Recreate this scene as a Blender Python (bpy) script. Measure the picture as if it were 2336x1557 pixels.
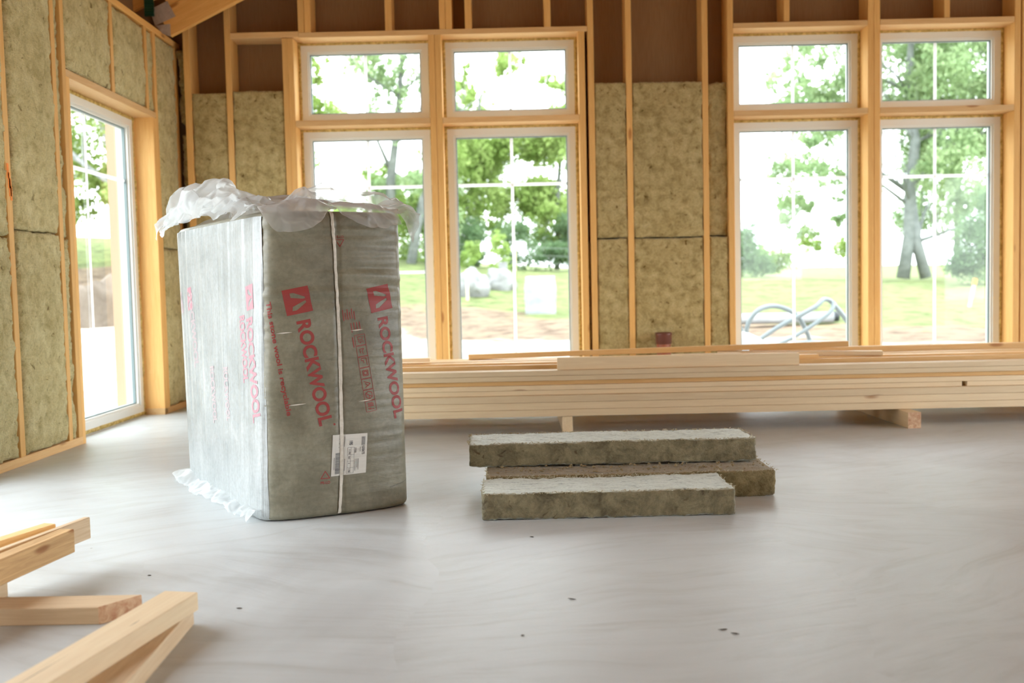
import bpy, bmesh, math, random
import numpy as np
from mathutils import Vector, Matrix, noise

sc = bpy.context.scene
for o in list(bpy.data.objects):
    bpy.data.objects.remove(o)
COL = sc.collection

# ------------------------------------------------------------------ camera
cd = bpy.data.cameras.new('camera')
cam = bpy.data.objects.new('camera', cd); COL.objects.link(cam)
cd.sensor_width = 36.0
cd.lens = 36.0 * 2200.0 / 2336.0
cd.clip_start = 0.05; cd.clip_end = 400
Rr = Vector((0.99975049, 0.00408455, -0.02196079))      # camera right in world
Dn = Vector((-0.02169998, -0.05559523, -0.99821755))    # camera down in world
Fw = Vector((-0.00529818, 0.99844503, -0.05549273))     # camera forward in world
cam.matrix_world = Matrix(((Rr.x, -Dn.x, -Fw.x, 0.0), (Rr.y, -Dn.y, -Fw.y, 0.0), (Rr.z, -Dn.z, -Fw.z, 0.86), (0, 0, 0, 1)))
cd.dof.use_dof = True
cd.dof.focus_distance = 3.75
cd.dof.aperture_fstop = 2.4
sc.camera = cam

# ------------------------------------------------------------------ world, exposure
w = bpy.data.worlds.new('overcast'); sc.world = w; w.use_nodes = True
nt = w.node_tree; nt.nodes.clear()
wo = nt.nodes.new('ShaderNodeOutputWorld'); bg = nt.nodes.new('ShaderNodeBackground')
bg.inputs['Color'].default_value = (0.90, 0.96, 1.0, 1); bg.inputs['Strength'].default_value = 2.6
nt.links.new(bg.outputs[0], wo.inputs[0])
sc.view_settings.view_transform = 'Standard'; sc.view_settings.look = 'None'
sc.view_settings.gamma = 1; sc.view_settings.use_curve_mapping = False
sc.view_settings.exposure = 1.6
cy = sc.cycles
cy.use_denoising = True
cy.max_bounces = 10; cy.diffuse_bounces = 6; cy.glossy_bounces = 3; cy.transmission_bounces = 6
cy.transparent_max_bounces = 24; cy.sample_clamp_indirect = 8.0
cy.caustics_reflective = False; cy.caustics_refractive = False
cy.use_adaptive_sampling = False

RND = random.Random(7)

# ------------------------------------------------------------------ material helpers
def newmat(name):
    m = bpy.data.materials.new(name); m.use_nodes = True
    n = m.node_tree; n.nodes.clear()
    out = n.nodes.new('ShaderNodeOutputMaterial')
    return m, n, out
def N(n, t, **kw):
    x = n.nodes.new(t)
    for k, v in kw.items():
        if k.startswith('i_'):
            x.inputs[int(k[2:])].default_value = v
        else:
            setattr(x, k, v)
    return x
def ramp(n, fac, stops, interp='LINEAR'):
    r = n.nodes.new('ShaderNodeValToRGB'); r.color_ramp.interpolation = interp
    el = r.color_ramp.elements
    while len(el) > 1: el.remove(el[-1])
    el[0].position = stops[0][0]; el[0].color = (*stops[0][1], 1)
    for p, c in stops[1:]:
        e = el.new(p); e.color = (*c, 1)
    n.links.new(fac, r.inputs[0]); return r
def prin(n, out, rough=.6, spec=.3, **kw):
    b = n.nodes.new('ShaderNodeBsdfPrincipled')
    b.inputs['Roughness'].default_value = rough
    b.inputs['Specular IOR Level'].default_value = spec
    for k, v in kw.items(): b.inputs[k.replace('_', ' ')].default_value = v
    if out: n.links.new(b.outputs[0], out.inputs[0])
    return b
def coords(n, kind='Object', scale=(1, 1, 1)):
    tc = n.nodes.new('ShaderNodeTexCoord'); mp = n.nodes.new('ShaderNodeMapping')
    mp.inputs['Scale'].default_value = scale
    n.links.new(tc.outputs[kind], mp.inputs[0]); return mp
def noisetex(n, vec, scale, detail=4, rough=.55, dist=0):
    t = n.nodes.new('ShaderNodeTexNoise'); t.inputs['Scale'].default_value = scale
    t.inputs['Detail'].default_value = detail; t.inputs['Roughness'].default_value = rough
    t.inputs['Distortion'].default_value = dist
    n.links.new(vec, t.inputs['Vector']); return t
def mixc(n, fac, a, b, mode='MIX'):
    x = n.nodes.new('ShaderNodeMix'); x.data_type = 'RGBA'; x.blend_type = mode
    for v, i in ((fac, 0), (a, 6), (b, 7)):
        if hasattr(v, 'links'): n.links.new(v, x.inputs[i])
        else: x.inputs[i].default_value = v if i == 0 else (*v, 1)
    return x.outputs[2]
def bump(n, b, h, strength, dist=.01):
    bp = n.nodes.new('ShaderNodeBump'); bp.inputs['Strength'].default_value = strength
    bp.inputs['Distance'].default_value = dist
    n.links.new(h, bp.inputs['Height']); n.links.new(bp.outputs[0], b.inputs['Normal'])
def flat(name, col, rough=.6, spec=.3, **kw):
    m, n, out = newmat(name); b = prin(n, out, rough, spec, **kw)
    b.inputs['Base Color'].default_value = (*col, 1)
    return m

def wood(name, light, dark, knots=.5, var=.12, kscale=1.0):
    """planed softwood; the board's own X axis is the grain direction"""
    m, n, out = newmat(name); b = prin(n, out, .55, .25)
    oi = n.nodes.new('ShaderNodeObjectInfo')
    tc = n.nodes.new('ShaderNodeTexCoord')
    add = N(n, 'ShaderNodeVectorMath', operation='ADD')
    sc_ = N(n, 'ShaderNodeVectorMath', operation='SCALE'); sc_.inputs['Scale'].default_value = 37.0
    comb = n.nodes.new('ShaderNodeCombineXYZ')
    for i in range(3): n.links.new(oi.outputs['Random'], comb.inputs[i])
    n.links.new(comb.outputs[0], sc_.inputs[0])
    n.links.new(tc.outputs['Object'], add.inputs[0]); n.links.new(sc_.outputs[0], add.inputs[1])
    mp = n.nodes.new('ShaderNodeMapping'); mp.inputs['Scale'].default_value = (1.2, 22, 22)
    n.links.new(add.outputs[0], mp.inputs[0])
    g = noisetex(n, mp.outputs[0], 3.0, 5, .6, 1.2)
    mp2 = n.nodes.new('ShaderNodeMapping'); mp2.inputs['Scale'].default_value = (2.2*kscale, 7*kscale, 7*kscale)
    n.links.new(add.outputs[0], mp2.inputs[0])
    v = n.nodes.new('ShaderNodeTexVoronoi'); v.inputs['Scale'].default_value = 1.0
    n.links.new(mp2.outputs[0], v.inputs['Vector'])
    c1 = ramp(n, g.outputs['Fac'], [(.3, dark), (.52, tuple((a+b_)/2 for a, b_ in zip(light, dark))), (.72, light)])
    kn = ramp(n, v.outputs['Distance'], [(.0, (.25, .25, .25)), (.07, (.35, .35, .35)), (.13, (1, 1, 1))])
    mask = N(n, 'ShaderNodeMath', operation='GREATER_THAN'); mask.inputs[1].default_value = 1 - knots
    sep = n.nodes.new('ShaderNodeSeparateColor'); n.links.new(v.outputs['Color'], sep.inputs[0])
    n.links.new(sep.outputs[0], mask.inputs[0])
    k2 = mixc(n, mask.outputs[0], (1, 1, 1), kn.outputs[0])
    tint = mixc(n, 1.0, c1.outputs[0], mixc(n, k2, (.42, .20, .09), (1, 1, 1)), 'MULTIPLY')
    lv = N(n, 'ShaderNodeMapRange'); lv.inputs[3].default_value = 1 - var; lv.inputs[4].default_value = 1 + var * .6
    n.links.new(oi.outputs['Random'], lv.inputs[0])
    hs = n.nodes.new('ShaderNodeHueSaturation'); n.links.new(lv.outputs[0], hs.inputs['Value']); n.links.new(tint, hs.inputs['Color'])
    n.links.new(hs.outputs[0], b.inputs['Base Color'])
    bump(n, b, g.outputs['Fac'], .15, .004)
    return m

M = {}
M['stud'] = wood('stud_pine', (.88, .56, .215), (.78, .44, .145), .3)
M['plate'] = wood('plate_pine', (.84, .59, .30), (.74, .46, .21), .35)
M['lumber'] = wood('planed_spruce', (.92, .765, .52), (.83, .655, .425), .4, .14)
M['lumber_o'] = wood('amber_spruce', (.84, .58, .28), (.72, .45, .19), .4, .1)
M['offcut'] = wood('offcut_spruce', (.74, .59, .40), (.60, .44, .27), .5, .08)
M['stained'] = wood('stained_pine', (.70, .47, .23), (.44, .27, .12), .75, .05, 1.4)
M['truss'] = wood('truss_pine', (.88, .53, .19), (.74, .40, .12), .5)

def mat_wool(name, base, dark, pale, ripple=0.0, sheen=.3, spec=.05, lit_skin=None):
    m, n, out = newmat(name); b = prin(n, out, .5 if spec > .1 else .95, spec)
    b.inputs['Sheen Weight'].default_value = sheen; b.inputs['Sheen Roughness'].default_value = .5
    b.inputs['Sheen Tint'].default_value = (.9, .97, .95, 1)
    co = coords(n)
    a = noisetex(n, co.outputs[0], 13, 7, .7, .5)
    f = noisetex(n, co.outputs[0], 95, 4, .7)
    c = ramp(n, a.outputs['Fac'], [(.33, dark), (.48, base), (.68, pale)])
    c2 = ramp(n, f.outputs['Fac'], [(.25, (.70, .70, .60)), (.5, (1.03, 1.03, 1.0)), (.8, (1.2, 1.2, 1.12))])
    col = mixc(n, 1.0, c.outputs[0], c2.outputs[0], 'MULTIPLY')
    s = noisetex(n, co.outputs[0], 26, 3, .5, .6)
    sp = ramp(n, s.outputs['Fac'], [(.27, (.40, .32, .20)), (.345, (1, 1, 1))])
    col = mixc(n, 1.0, col, sp.outputs[0], 'MULTIPLY')
    if lit_skin:
        # the broad faces carry window light painted in as a pale tone, with dark flecks drawn out along the strip; the sides are cut open
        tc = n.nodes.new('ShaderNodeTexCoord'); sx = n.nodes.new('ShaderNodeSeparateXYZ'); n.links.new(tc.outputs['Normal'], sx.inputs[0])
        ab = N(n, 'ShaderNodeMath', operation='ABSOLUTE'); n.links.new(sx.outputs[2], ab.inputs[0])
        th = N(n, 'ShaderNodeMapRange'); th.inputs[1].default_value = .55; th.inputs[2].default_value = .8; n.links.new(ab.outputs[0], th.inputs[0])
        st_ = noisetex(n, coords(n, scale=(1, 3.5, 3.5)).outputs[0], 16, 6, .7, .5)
        sk = ramp(n, st_.outputs['Fac'], [(.35, tuple(t * .22 for t in lit_skin)), (.42, tuple(t * .8 for t in lit_skin)), (.55, lit_skin)])
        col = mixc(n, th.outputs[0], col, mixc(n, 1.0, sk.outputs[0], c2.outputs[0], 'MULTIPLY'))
    n.links.new(col, b.inputs['Base Color'])
    h = N(n, 'ShaderNodeMath', operation='ADD'); n.links.new(f.outputs['Fac'], h.inputs[0]); n.links.new(s.outputs['Fac'], h.inputs[1])
    hh = h.outputs[0]
    if ripple:
        wv = n.nodes.new('ShaderNodeTexWave'); wv.bands_direction = 'Z'; wv.inputs['Scale'].default_value = 42
        wv.inputs['Distortion'].default_value = 3.5; wv.inputs['Detail'].default_value = 2; wv.inputs['Detail Scale'].default_value = 2
        n.links.new(co.outputs[0], wv.inputs['Vector'])
        mm = N(n, 'ShaderNodeMath', operation='MULTIPLY_ADD'); mm.inputs[1].default_value = ripple
        n.links.new(wv.outputs['Fac'], mm.inputs[0]); n.links.new(hh, mm.inputs[2]); hh = mm.outputs[0]
    bump(n, b, hh, .55, .010)
    return m
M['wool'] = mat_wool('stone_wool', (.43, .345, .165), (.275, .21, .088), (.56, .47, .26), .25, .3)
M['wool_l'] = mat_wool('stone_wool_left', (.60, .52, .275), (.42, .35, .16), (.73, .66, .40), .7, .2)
M['wool_f'] = mat_wool('stone_wool_lit_top', (.19, .160, .088), (.085, .068, .032), (.30, .265, .16), 0, .5, .3, (.52, .545, .48))
M['wool_m'] = mat_wool('stone_wool_shaded', (.21, .165, .085), (.10, .078, .032), (.31, .26, .14), 0, .3, .1, (.30, .225, .12))  # darker copy for the middle strip, its shade painted into the colour

M['fibre'] = flat('loose_fibre', (.50, .46, .33), .9)
M['crumb'] = flat('brown_crumb', (.27, .205, .11), .9)
# concrete
def mat_concrete():
    m, n, out = newmat('trowelled_concrete'); b = prin(n, out, .5, .35)
    co = coords(n)
    big = noisetex(n, co.outputs[0], .8, 4, .6, 1.5)
    
    vd = noisetex(n, co.outputs[0], 1.1, 2, .5); vadd = N(n, 'ShaderNodeVectorMath', operation='MULTIPLY_ADD'); vadd.inputs[1].default_value = (.45, .45, 0)
    n.links.new(vd.outputs['Color'], vadd.inputs[0]); n.links.new(co.outputs[0], vadd.inputs[2])
    vc = n.nodes.new('ShaderNodeTexVoronoi'); vc.inputs['Scale'].default_value = .75; n.links.new(vadd.outputs[0], vc.inputs['Vector'])
    vs_ = n.nodes.new('ShaderNodeSeparateColor'); n.links.new(vc.outputs['Color'], vs_.inputs[0])
    va = N(n, 'ShaderNodeMapRange'); va.inputs[3].default_value = -.75; va.inputs[4].default_value = .55; n.links.new(vs_.outputs[0], va.inputs[0])
    vr = n.nodes.new('ShaderNodeVectorRotate'); vr.rotation_type = 'Z_AXIS'; n.links.new(vadd.outputs[0], vr.inputs['Vector']); n.links.new(va.outputs[0], vr.inputs['Angle'])
    sw = n.nodes.new('ShaderNodeMapping'); sw.inputs['Scale'].default_value = (1.2, 8, 1); n.links.new(vr.outputs[0], sw.inputs[0])

    arcs = noisetex(n, sw.outputs[0], 1.7, 7, .66, .5)
    fine = noisetex(n, co.outputs[0], 60, 4, .6)
    c = ramp(n, big.outputs['Fac'], [(.3, (.45, .47, .475)), (.55, (.515, .55, .56)), (.75, (.575, .615, .63))])
    c2 = ramp(n, arcs.outputs['Fac'], [(.32, (.87, .86, .84)), (.48, (1, 1, 1)), (.64, (1.05, 1.055, 1.06))])
    col = mixc(n, 1.0, c.outputs[0], c2.outputs[0], 'MULTIPLY')
    vo = n.nodes.new('ShaderNodeTexVoronoi'); vo.inputs['Scale'].default_value = 2.3; n.links.new(co.outputs[0], vo.inputs['Vector'])
    sp = ramp(n, vo.outputs['Distance'], [(.010, (.45, .42, .38)), (.016, (1, 1, 1))])
    col = mixc(n, 1.0, col, sp.outputs[0], 'MULTIPLY')
    n.links.new(col, b.inputs['Base Color'])
    r = N(n, 'ShaderNodeMapRange'); r.inputs[3].default_value = .30; r.inputs[4].default_value = .55
    n.links.new(arcs.outputs['Fac'], r.inputs[0]); n.links.new(r.outputs[0], b.inputs['Roughness'])
    s = N(n, 'ShaderNodeMath', operation='MULTIPLY_ADD'); s.inputs[1].default_value = .25
    n.links.new(fine.outputs['Fac'], s.inputs[0]); n.links.new(arcs.outputs['Fac'], s.inputs[2])
    bump(n, b, s.outputs[0], .25, .008)
    return m
M['concrete'] = mat_concrete()

def mat_noise(name, a, b_, scale, rough=.8, det=5, scl=(1, 1, 1), bmp=.3, bd=.02, spec=.2):
    m, n, out = newmat(name); b = prin(n, out, rough, spec)
    co = coords(n, scale=scl); t = noisetex(n, co.outputs[0], scale, det, .6, .5)
    c = ramp(n, t.outputs['Fac'], [(.32, a), (.68, b_)]); n.links.new(c.outputs[0], b.inputs['Base Color'])
    bump(n, b, t.outputs['Fac'], bmp, bd); return m
M['sheath'] = mat_noise('brown_fibreboard', (.25, .145, .072), (.31, .185, .095), 6, .75, 5, (30, 30, 1), .05, .002)
M['roof'] = mat_noise('roof_board', (.50, .26, .08), (.60, .33, .11), 4, .75, 4, (1, 12, 1), .05, .002)
M['casing'] = flat('pale_primed_wood', (.50, .36, .25), .7)
M['white'] = flat('white_paint', (.79, .80, .765), .35, .4)
def mat_bar():
    m, n, out = newmat('white_translucent_plastic'); b = prin(n, None, .4, .4); b.inputs['Base Color'].default_value = (.85, .85, .84, 1)
    t = n.nodes.new('ShaderNodeBsdfTranslucent'); t.inputs[0].default_value = (.8, .8, .8, 1); x = n.nodes.new('ShaderNodeMixShader'); x.inputs[0].default_value = .3
    n.links.new(b.outputs[0], x.inputs[1]); n.links.new(t.outputs[0], x.inputs[2]); n.links.new(x.outputs[0], out.inputs[0]); return m
M['bar'] = mat_bar()
M['grey_gasket'] = flat('grey_gasket', (.25, .32, .33), .5)
M['foam'] = mat_noise('yellow_mounting_foam', (.40, .27, .07), (.80, .62, .25), 40, .8, 3, (1, 1, 1), .6, .01)
M['metal'] = mat_noise('galvanised_plate', (.42, .35, .30), (.52, .44, .38), 30, .6)
M['strap'] = flat('green_strap', (.01, .06, .035), .4)
M['pipe'] = flat('red_brown_pvc', (.33, .10, .055), .3, .5)
M['pipe_dark'] = flat('red_brown_socket', (.16, .05, .035), .3, .5)
M['orange'] = flat('orange_marker_paint', (1.0, .30, .05), .6)
M['endgrain_red'] = mat_noise('red_end_paint', (.50, .25, .15), (.74, .55, .36), 45, .7)
M['chip'] = flat('dark_chip', (.06, .05, .04), .8)

def mat_glass():
    m, n, out = newmat('window_glass')
    tr = n.nodes.new('ShaderNodeBsdfTransparent'); tr.inputs[0].default_value = (.93, .96, .95, 1)
    gl = n.nodes.new('ShaderNodeBsdfGlossy'); gl.inputs['Roughness'].default_value = .02
    fr = n.nodes.new('ShaderNodeFresnel'); fr.inputs['IOR'].default_value = 1.5
    mx = n.nodes.new('ShaderNodeMixShader'); n.links.new(fr.outputs[0], mx.inputs[0])
    n.links.new(tr.outputs[0], mx.inputs[1]); n.links.new(gl.outputs[0], mx.inputs[2]); n.links.new(mx.outputs[0], out.inputs[0])
    return m
M['glass'] = mat_glass()

def mat_film(name, col, t0, t1, rough=.22, trans=.5):
    m, n, out = newmat(name)
    tr = n.nodes.new('ShaderNodeBsdfTransparent'); tr.inputs[0].default_value = (.97, .97, .97, 1)
    b = prin(n, None, rough, .6); b.inputs['Base Color'].default_value = (*col, 1)
    tl = n.nodes.new('ShaderNodeBsdfTranslucent'); tl.inputs[0].default_value = (*col, 1)
    m1 = n.nodes.new('ShaderNodeMixShader'); m1.inputs[0].default_value = trans
    n.links.new(b.outputs[0], m1.inputs[1]); n.links.new(tl.outputs[0], m1.inputs[2])
    lw = n.nodes.new('ShaderNodeLayerWeight'); lw.inputs[0].default_value = .4
    mr = N(n, 'ShaderNodeMapRange'); mr.inputs[3].default_value = t0; mr.inputs[4].default_value = t1
    n.links.new(lw.outputs['Facing'], mr.inputs[0])
    m2 = n.nodes.new('ShaderNodeMixShader'); n.links.new(mr.outputs[0], m2.inputs[0])
    n.links.new(tr.outputs[0], m2.inputs[1]); n.links.new(m1.outputs[0], m2.inputs[2])
    n.links.new(m2.outputs[0], out.inputs[0])
    return m
M['film'] = mat_film('clear_crumpled_film', (.70, .72, .73), .30, .97, .14, .35)
M['film_thick'] = mat_film('milky_film', (.78, .82, .83), .38, .97)
def mat_bag(name, c0, c1, c2, zs, bmpk=.5, coat=.25):
    m, n, out = newmat(name); b = prin(n, out, .42, .4)
    b.inputs['Coat Weight'].default_value = coat; b.inputs['Coat Roughness'].default_value = .25
    co = coords(n); a = noisetex(n, co.outputs[0], 5, 6, .65, .6)
    mp = coords(n, scale=zs); wr = noisetex(n, mp.outputs[0], 5, 5, .6, .8)
    f = noisetex(n, co.outputs[0], 70, 4, .6)
    c = ramp(n, a.outputs['Fac'], [(.28, c0), (.5, c1), (.72, c2)])
    k = ramp(n, f.outputs['Fac'], [(.3, (.85, .84, .82)), (.6, (1, 1, 1))])
    k2 = ramp(n, wr.outputs['Fac'], [(.3, (.86, .86, .86)), (.6, (1, 1, 1)), (.72, (1.08, 1.08, 1.08))])
    n.links.new(mixc(n, 1.0, mixc(n, 1.0, c.outputs[0], k.outputs[0], 'MULTIPLY'), k2.outputs[0], 'MULTIPLY'), b.inputs['Base Color'])
    bump(n, b, wr.outputs['Fac'], bmpk, .01)
    return m
M['bag'] = mat_bag('film_wrapped_wool', (.160, .152, .105), (.235, .226, .165), (.31, .303, .235), (1.5, 1.5, 7), .2)
M['sidefilm'] = mat_bag('milky_side_film', (.31, .345, .345), (.38, .415, .42), (.47, .505, .51), (22, 22, .8), .35, .5)
M['red'] = flat('red_print', (.31, .058, .055), .4)
M['pink'] = flat('faded_pink_print', (.46, .25, .29), .45)
M['pink2'] = flat('paler_pink_print', (.43, .365, .38), .45)
M['paper'] = flat('label_paper', (.66, .66, .62), .6)
M['ink'] = flat('black_ink', (.09, .09, .10), .6)
M['tape'] = mat_noise('twisted_white_tape', (.60, .57, .50), (.74, .71, .64), 30, .5, 3, (1, 1, 2), .4, .004)

# ------------------------------------------------------------------ mesh helpers
class MB:
    def __init__(s): s.v = []; s.f = []
    def add(s, vs, fs):
        k = len(s.v); s.v += [tuple(v) for v in vs]; s.f += [tuple(i + k for i in f) for f in fs]; return s
    def box(s, a, b):
        x0, y0, z0 = a; x1, y1, z1 = b
        return s.add([(x0,y0,z0),(x1,y0,z0),(x1,y1,z0),(x0,y1,z0),(x0,y0,z1),(x1,y0,z1),(x1,y1,z1),(x0,y1,z1)],
                     [(0,3,2,1),(4,5,6,7),(0,1,5,4),(1,2,6,5),(2,3,7,6),(3,0,4,7)])
    def tube(s, pts, r, n=8, cap=True):
        pts = [Vector(p) for p in pts]; rs = r if isinstance(r, (list, tuple)) else [r] * len(pts)
        vs = []; u = None
        for i, p in enumerate(pts):
            t = (pts[min(i+1, len(pts)-1)] - pts[max(i-1, 0)]).normalized()
            if u is None: u = t.orthogonal().normalized()
            u = (u - t * u.dot(t)).normalized(); w_ = t.cross(u)
            for k in range(n):
                a = 2 * math.pi * k / n; vs.append(p + (u * math.cos(a) + w_ * math.sin(a)) * rs[i])
        fs = [(i*n+k, i*n+(k+1) % n, (i+1)*n+(k+1) % n, (i+1)*n+k) for i in range(len(pts)-1) for k in range(n)]
        if cap: fs += [tuple(range(n-1, -1, -1)), tuple((len(pts)-1)*n+k for k in range(n))]
        return s.add(vs, fs)
    def build(s, name, mat, parent=None, smooth=False):
        me = bpy.data.meshes.new(name); me.from_pydata(s.v, [], s.f); me.update()
        if smooth: me.shade_smooth()
        me.materials.append(mat)
        o = bpy.data.objects.new(name, me); COL.objects.link(o)
        if parent: attach(o, parent)
        return o
def attach(o, p):
    o.parent = p; o.location = Vector(o.location) - Vector(p.location)   # parents are never rotated
def empty(name, loc=(0, 0, 0)):
    o = bpy.data.objects.new(name, None); COL.objects.link(o); o.location = loc; o.empty_display_size = .1; return o
def tag(o, label, cat, group=None):
    o['label'] = label; o['category'] = cat
    if group: o['group'] = group
    return o
def struct(o): o['kind'] = 'structure'; return o

def board(name, p0, p1, wd, ht, mat, parent=None, up=(0, 0, 1), ch=.002, endmat=None, slant0=0, slant1=0):
    """a board from p0 to p1 (centre line), wd across, ht along up; own X axis = grain"""
    p0 = Vector(p0); p1 = Vector(p1); L = (p1 - p0).length
    X = (p1 - p0).normalized(); Z = Vector(up); Z = (Z - X * Z.dot(X)).normalized(); Y = Z.cross(X)
    a, b = wd / 2, ht / 2
    prof = [(-a+ch, -b), (a-ch, -b), (a, -b+ch), (a, b-ch), (a-ch, b), (-a+ch, b), (-a, b-ch), (-a, -b+ch)]
    vs = [(-L/2 + slant0 * y, y, z) for y, z in prof] + [(L/2 + slant1 * y, y, z) for y, z in prof]
    fs = [(k, (k+1) % 8, 8+(k+1) % 8, 8+k) for k in range(8)] + [tuple(range(7, -1, -1)), tuple(range(8, 16))]
    me = bpy.data.meshes.new(name); me.from_pydata(vs, [], fs); me.materials.append(mat)
    if endmat:
        me.materials.append(endmat)
        for p in me.polygons[-2:]: p.material_index = 1
    o = bpy.data.objects.new(name, me); COL.objects.link(o)
    mw = Matrix((X, Y, Z)).transposed().to_4x4(); mw.translation = (p0 + p1) / 2
    if parent:
        mw.translation = mw.translation - Vector(parent.location); o.parent = parent
    o.matrix_local = mw
    return o

def wool_slab(name, lo, hi, mat, seed, step=.015, amp=.006, edge=.006, bulge=(0, 0, 0), thin=None, parent=None, rot=0, org=None, frac=.5):
    """soft fibrous block lo..hi; welded grid on all six sides, pushed about by 3-D noise"""
    lo = Vector(lo); hi = Vector(hi); c = (lo + hi) / 2; h = (hi - lo) / 2
    ns = [max(2, round((hi[i] - lo[i]) / step)) for i in range(3)]
    if thin is not None: ns[thin] = max(2, ns[thin] // 3)
    idx = {}; vs = []; fs = []
    def vid(i, j, k):
        key = (i, j, k)
        if key not in idx:
            q = [i / ns[0] * 2 - 1, j / ns[1] * 2 - 1, k / ns[2] * 2 - 1]
            p = Vector((q[0] * h.x, q[1] * h.y, q[2] * h.z))
            s = p * 1.0 + Vector((seed * 3.7, seed * 1.3, seed * 2.1))
            d = noise.noise_vector(s * 7) * amp * 1.2 + noise.noise_vector(s * 30) * amp * .8 + noise.noise_vector(s * 85) * amp * .55
            ne = sum(1 for t in q if abs(t) > .999)
            if ne >= 2: d += noise.noise_vector(s * 60) * edge - Vector(q) * edge * .4
            for a in range(3):
                if bulge[a]:
                    o1, o2 = [t for t in range(3) if t != a]
                    d[a] += (1 if q[a] > 0 else -1) * abs(q[a]) * abs(bulge[a]) * (1 - q[o1] ** 4) * (1 - q[o2] ** 4) * (1 if (q[a] * bulge[a] > 0) else 0)
            if q[2] < -.999 and frac == 0: d.z = abs(d.z) * .2
            idx[key] = len(vs); vs.append(p + d)
        return idx[key]
    a, b, e = ns
    for i in range(a):
        for j in range(b):
            fs.append((vid(i,j,0), vid(i,j+1,0), vid(i+1,j+1,0), vid(i+1,j,0)))
            fs.append((vid(i,j,e), vid(i+1,j,e), vid(i+1,j+1,e), vid(i,j+1,e)))
    for i in range(a):
        for k in range(e):
            fs.append((vid(i,0,k), vid(i+1,0,k), vid(i+1,0,k+1), vid(i,0,k+1)))
            fs.append((vid(i,b,k), vid(i,b,k+1), vid(i+1,b,k+1), vid(i+1,b,k)))
    for j in range(b):
        for k in range(e):
            fs.append((vid(0,j,k), vid(0,j,k+1), vid(0,j+1,k+1), vid(0,j+1,k)))
            fs.append((vid(a,j,k), vid(a,j+1,k), vid(a,j+1,k+1), vid(a,j,k+1)))
    me = bpy.data.meshes.new(name); me.from_pydata([tuple(v) for v in vs], [], fs); me.update(); me.shade_smooth()
    me.materials.append(mat)
    o = bpy.data.objects.new(name, me); COL.objects.link(o); o.location = c; o.rotation_euler = (0, 0, rot)
    if parent: attach(o, parent)
    return o

# ------------------------------------------------------------------ the shell
XL, YB = -2.56, 7.40            # inner faces of the studs, left wall and back wall
RX, RY = 7.0, -3.5
EAVE, SL = 2.79, .48
RIDX = (XL + RX) / 2

fl = MB().box((XL - .2, RY - .2, -.15), (RX + .2, YB + .20, 0)).build('floor', M['concrete']); struct(fl)

# back wall ---------------------------------------------------------------
wb = struct(empty('wall_back', (0, YB, 0)))
m = MB()
y0, y1 = YB + .20, YB + .213
def gtop(x): return EAVE + .45 + SL * (min(x, 2 * RIDX - x) - XL)
def gable(m, xa, xb, z0):
    """sheathing strip from z0 up to the roof line"""
    xs = [xa] + ([RIDX] if xa < RIDX < xb else []) + [xb]
    n = len(xs)
    for y in (y0, y1): m.v += [(x, y, z0) for x in xs] + [(x, y, gtop(x)) for x in xs]
    k = len(m.v) - 4 * n
    for i in range(n - 1):
        m.f += [(k+i, k+i+1, k+n+i+1, k+n+i), (k+2*n+i, k+3*n+i, k+3*n+i+1, k+2*n+i+1)]
    m.f += [(k, k+n, k+3*n, k+2*n), (k+n-1, k+3*n-1+0, k+4*n-1, k+2*n-1)]
OPL, OPR = (-1.645, .51), (1.68, 3.80)
gable(m, XL - .2, OPL[0], 0); gable(m, OPL[1], OPR[0], 0); gable(m, OPR[1], RX + .2, 0)
gable(m, OPL[0], OPL[1], 2.78); gable(m, OPR[0], OPR[1], 2.78)
m.build('sheathing', M['sheath'], wb)
def bstud(x0, x1, z0, z1, nm='stud', mat='stud', d0=0.0, d1=.195):
    return board(nm, ((x0+x1)/2, YB + (d0+d1)/2, z0), ((x0+x1)/2, YB + (d0+d1)/2, z1), d1 - d0, x1 - x0, M[mat], wb, up=(1, 0, 0))
def bplate(x0, x1, z0, z1, nm, mat='plate'):
    return board(nm, (x0, YB + .0975, (z0+z1)/2), (x1, YB + .0975, (z0+z1)/2), .195, z1 - z0, M[mat], wb)
bplate(XL + .05, OPL[0] - .09, 0, .045, 'bottom_plate'); bplate(.51, 1.68, 0, .045, 'bottom_plate'); bplate(3.8, RX, 0, .045, 'bottom_plate')
def full(x0, x1): bstud(x0, x1, .045, gtop((x0+x1)/2) - .02)
full(-2.482, -2.432); full(-2.165, -2.120)
bstud(-1.731, -1.688, .045, 2.78); bstud(-1.688, -1.645, .045, 2.78)
for a, b in ((-1.604, -1.557), (-1.555, -1.508), (-.536, -.489), (-.487, -.441)): bstud(a, b, 2.82, gtop((a+b)/2) - .02)
bstud(-.622, -.576, 0, 2.78); bstud(-.574, -.528, 0, 2.78)
bstud(.510, .558, 0, 2.78); full(.580, .626)
full(.866, .911); full(1.442, 1.487); full(1.635, 1.680)
full(2.695, 2.740); full(2.742, 2.787); full(3.800, 3.846); full(3.856, 3.90)
full(4.45, 4.495); full(5.05, 5.095); full(5.65, 5.695); full(6.25, 6.295)
for x in (-.920, -.317, .280): bstud(x - .025, x + .025, 2.82, gtop(x) - .02)
for x in (2.084, 3.290): bstud(x - .022, x + .022, 2.82, gtop(x) - .02)
bplate(-2.12, -1.606, 2.787, 2.830, 'noggin')
bplate(-1.604, .578, 2.780, 2.820, 'header'); bplate(1.682, 2.693, 2.775, 2.815, 'header'); bplate(2.789, 3.798, 2.775, 2.818, 'header')
for a, b in ((-1.643, -.624), (-.526, .508), (1.682, 2.693), (2.789, 3.798)): bplate(a, b, 2.118, 2.162, 'rail')
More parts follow.
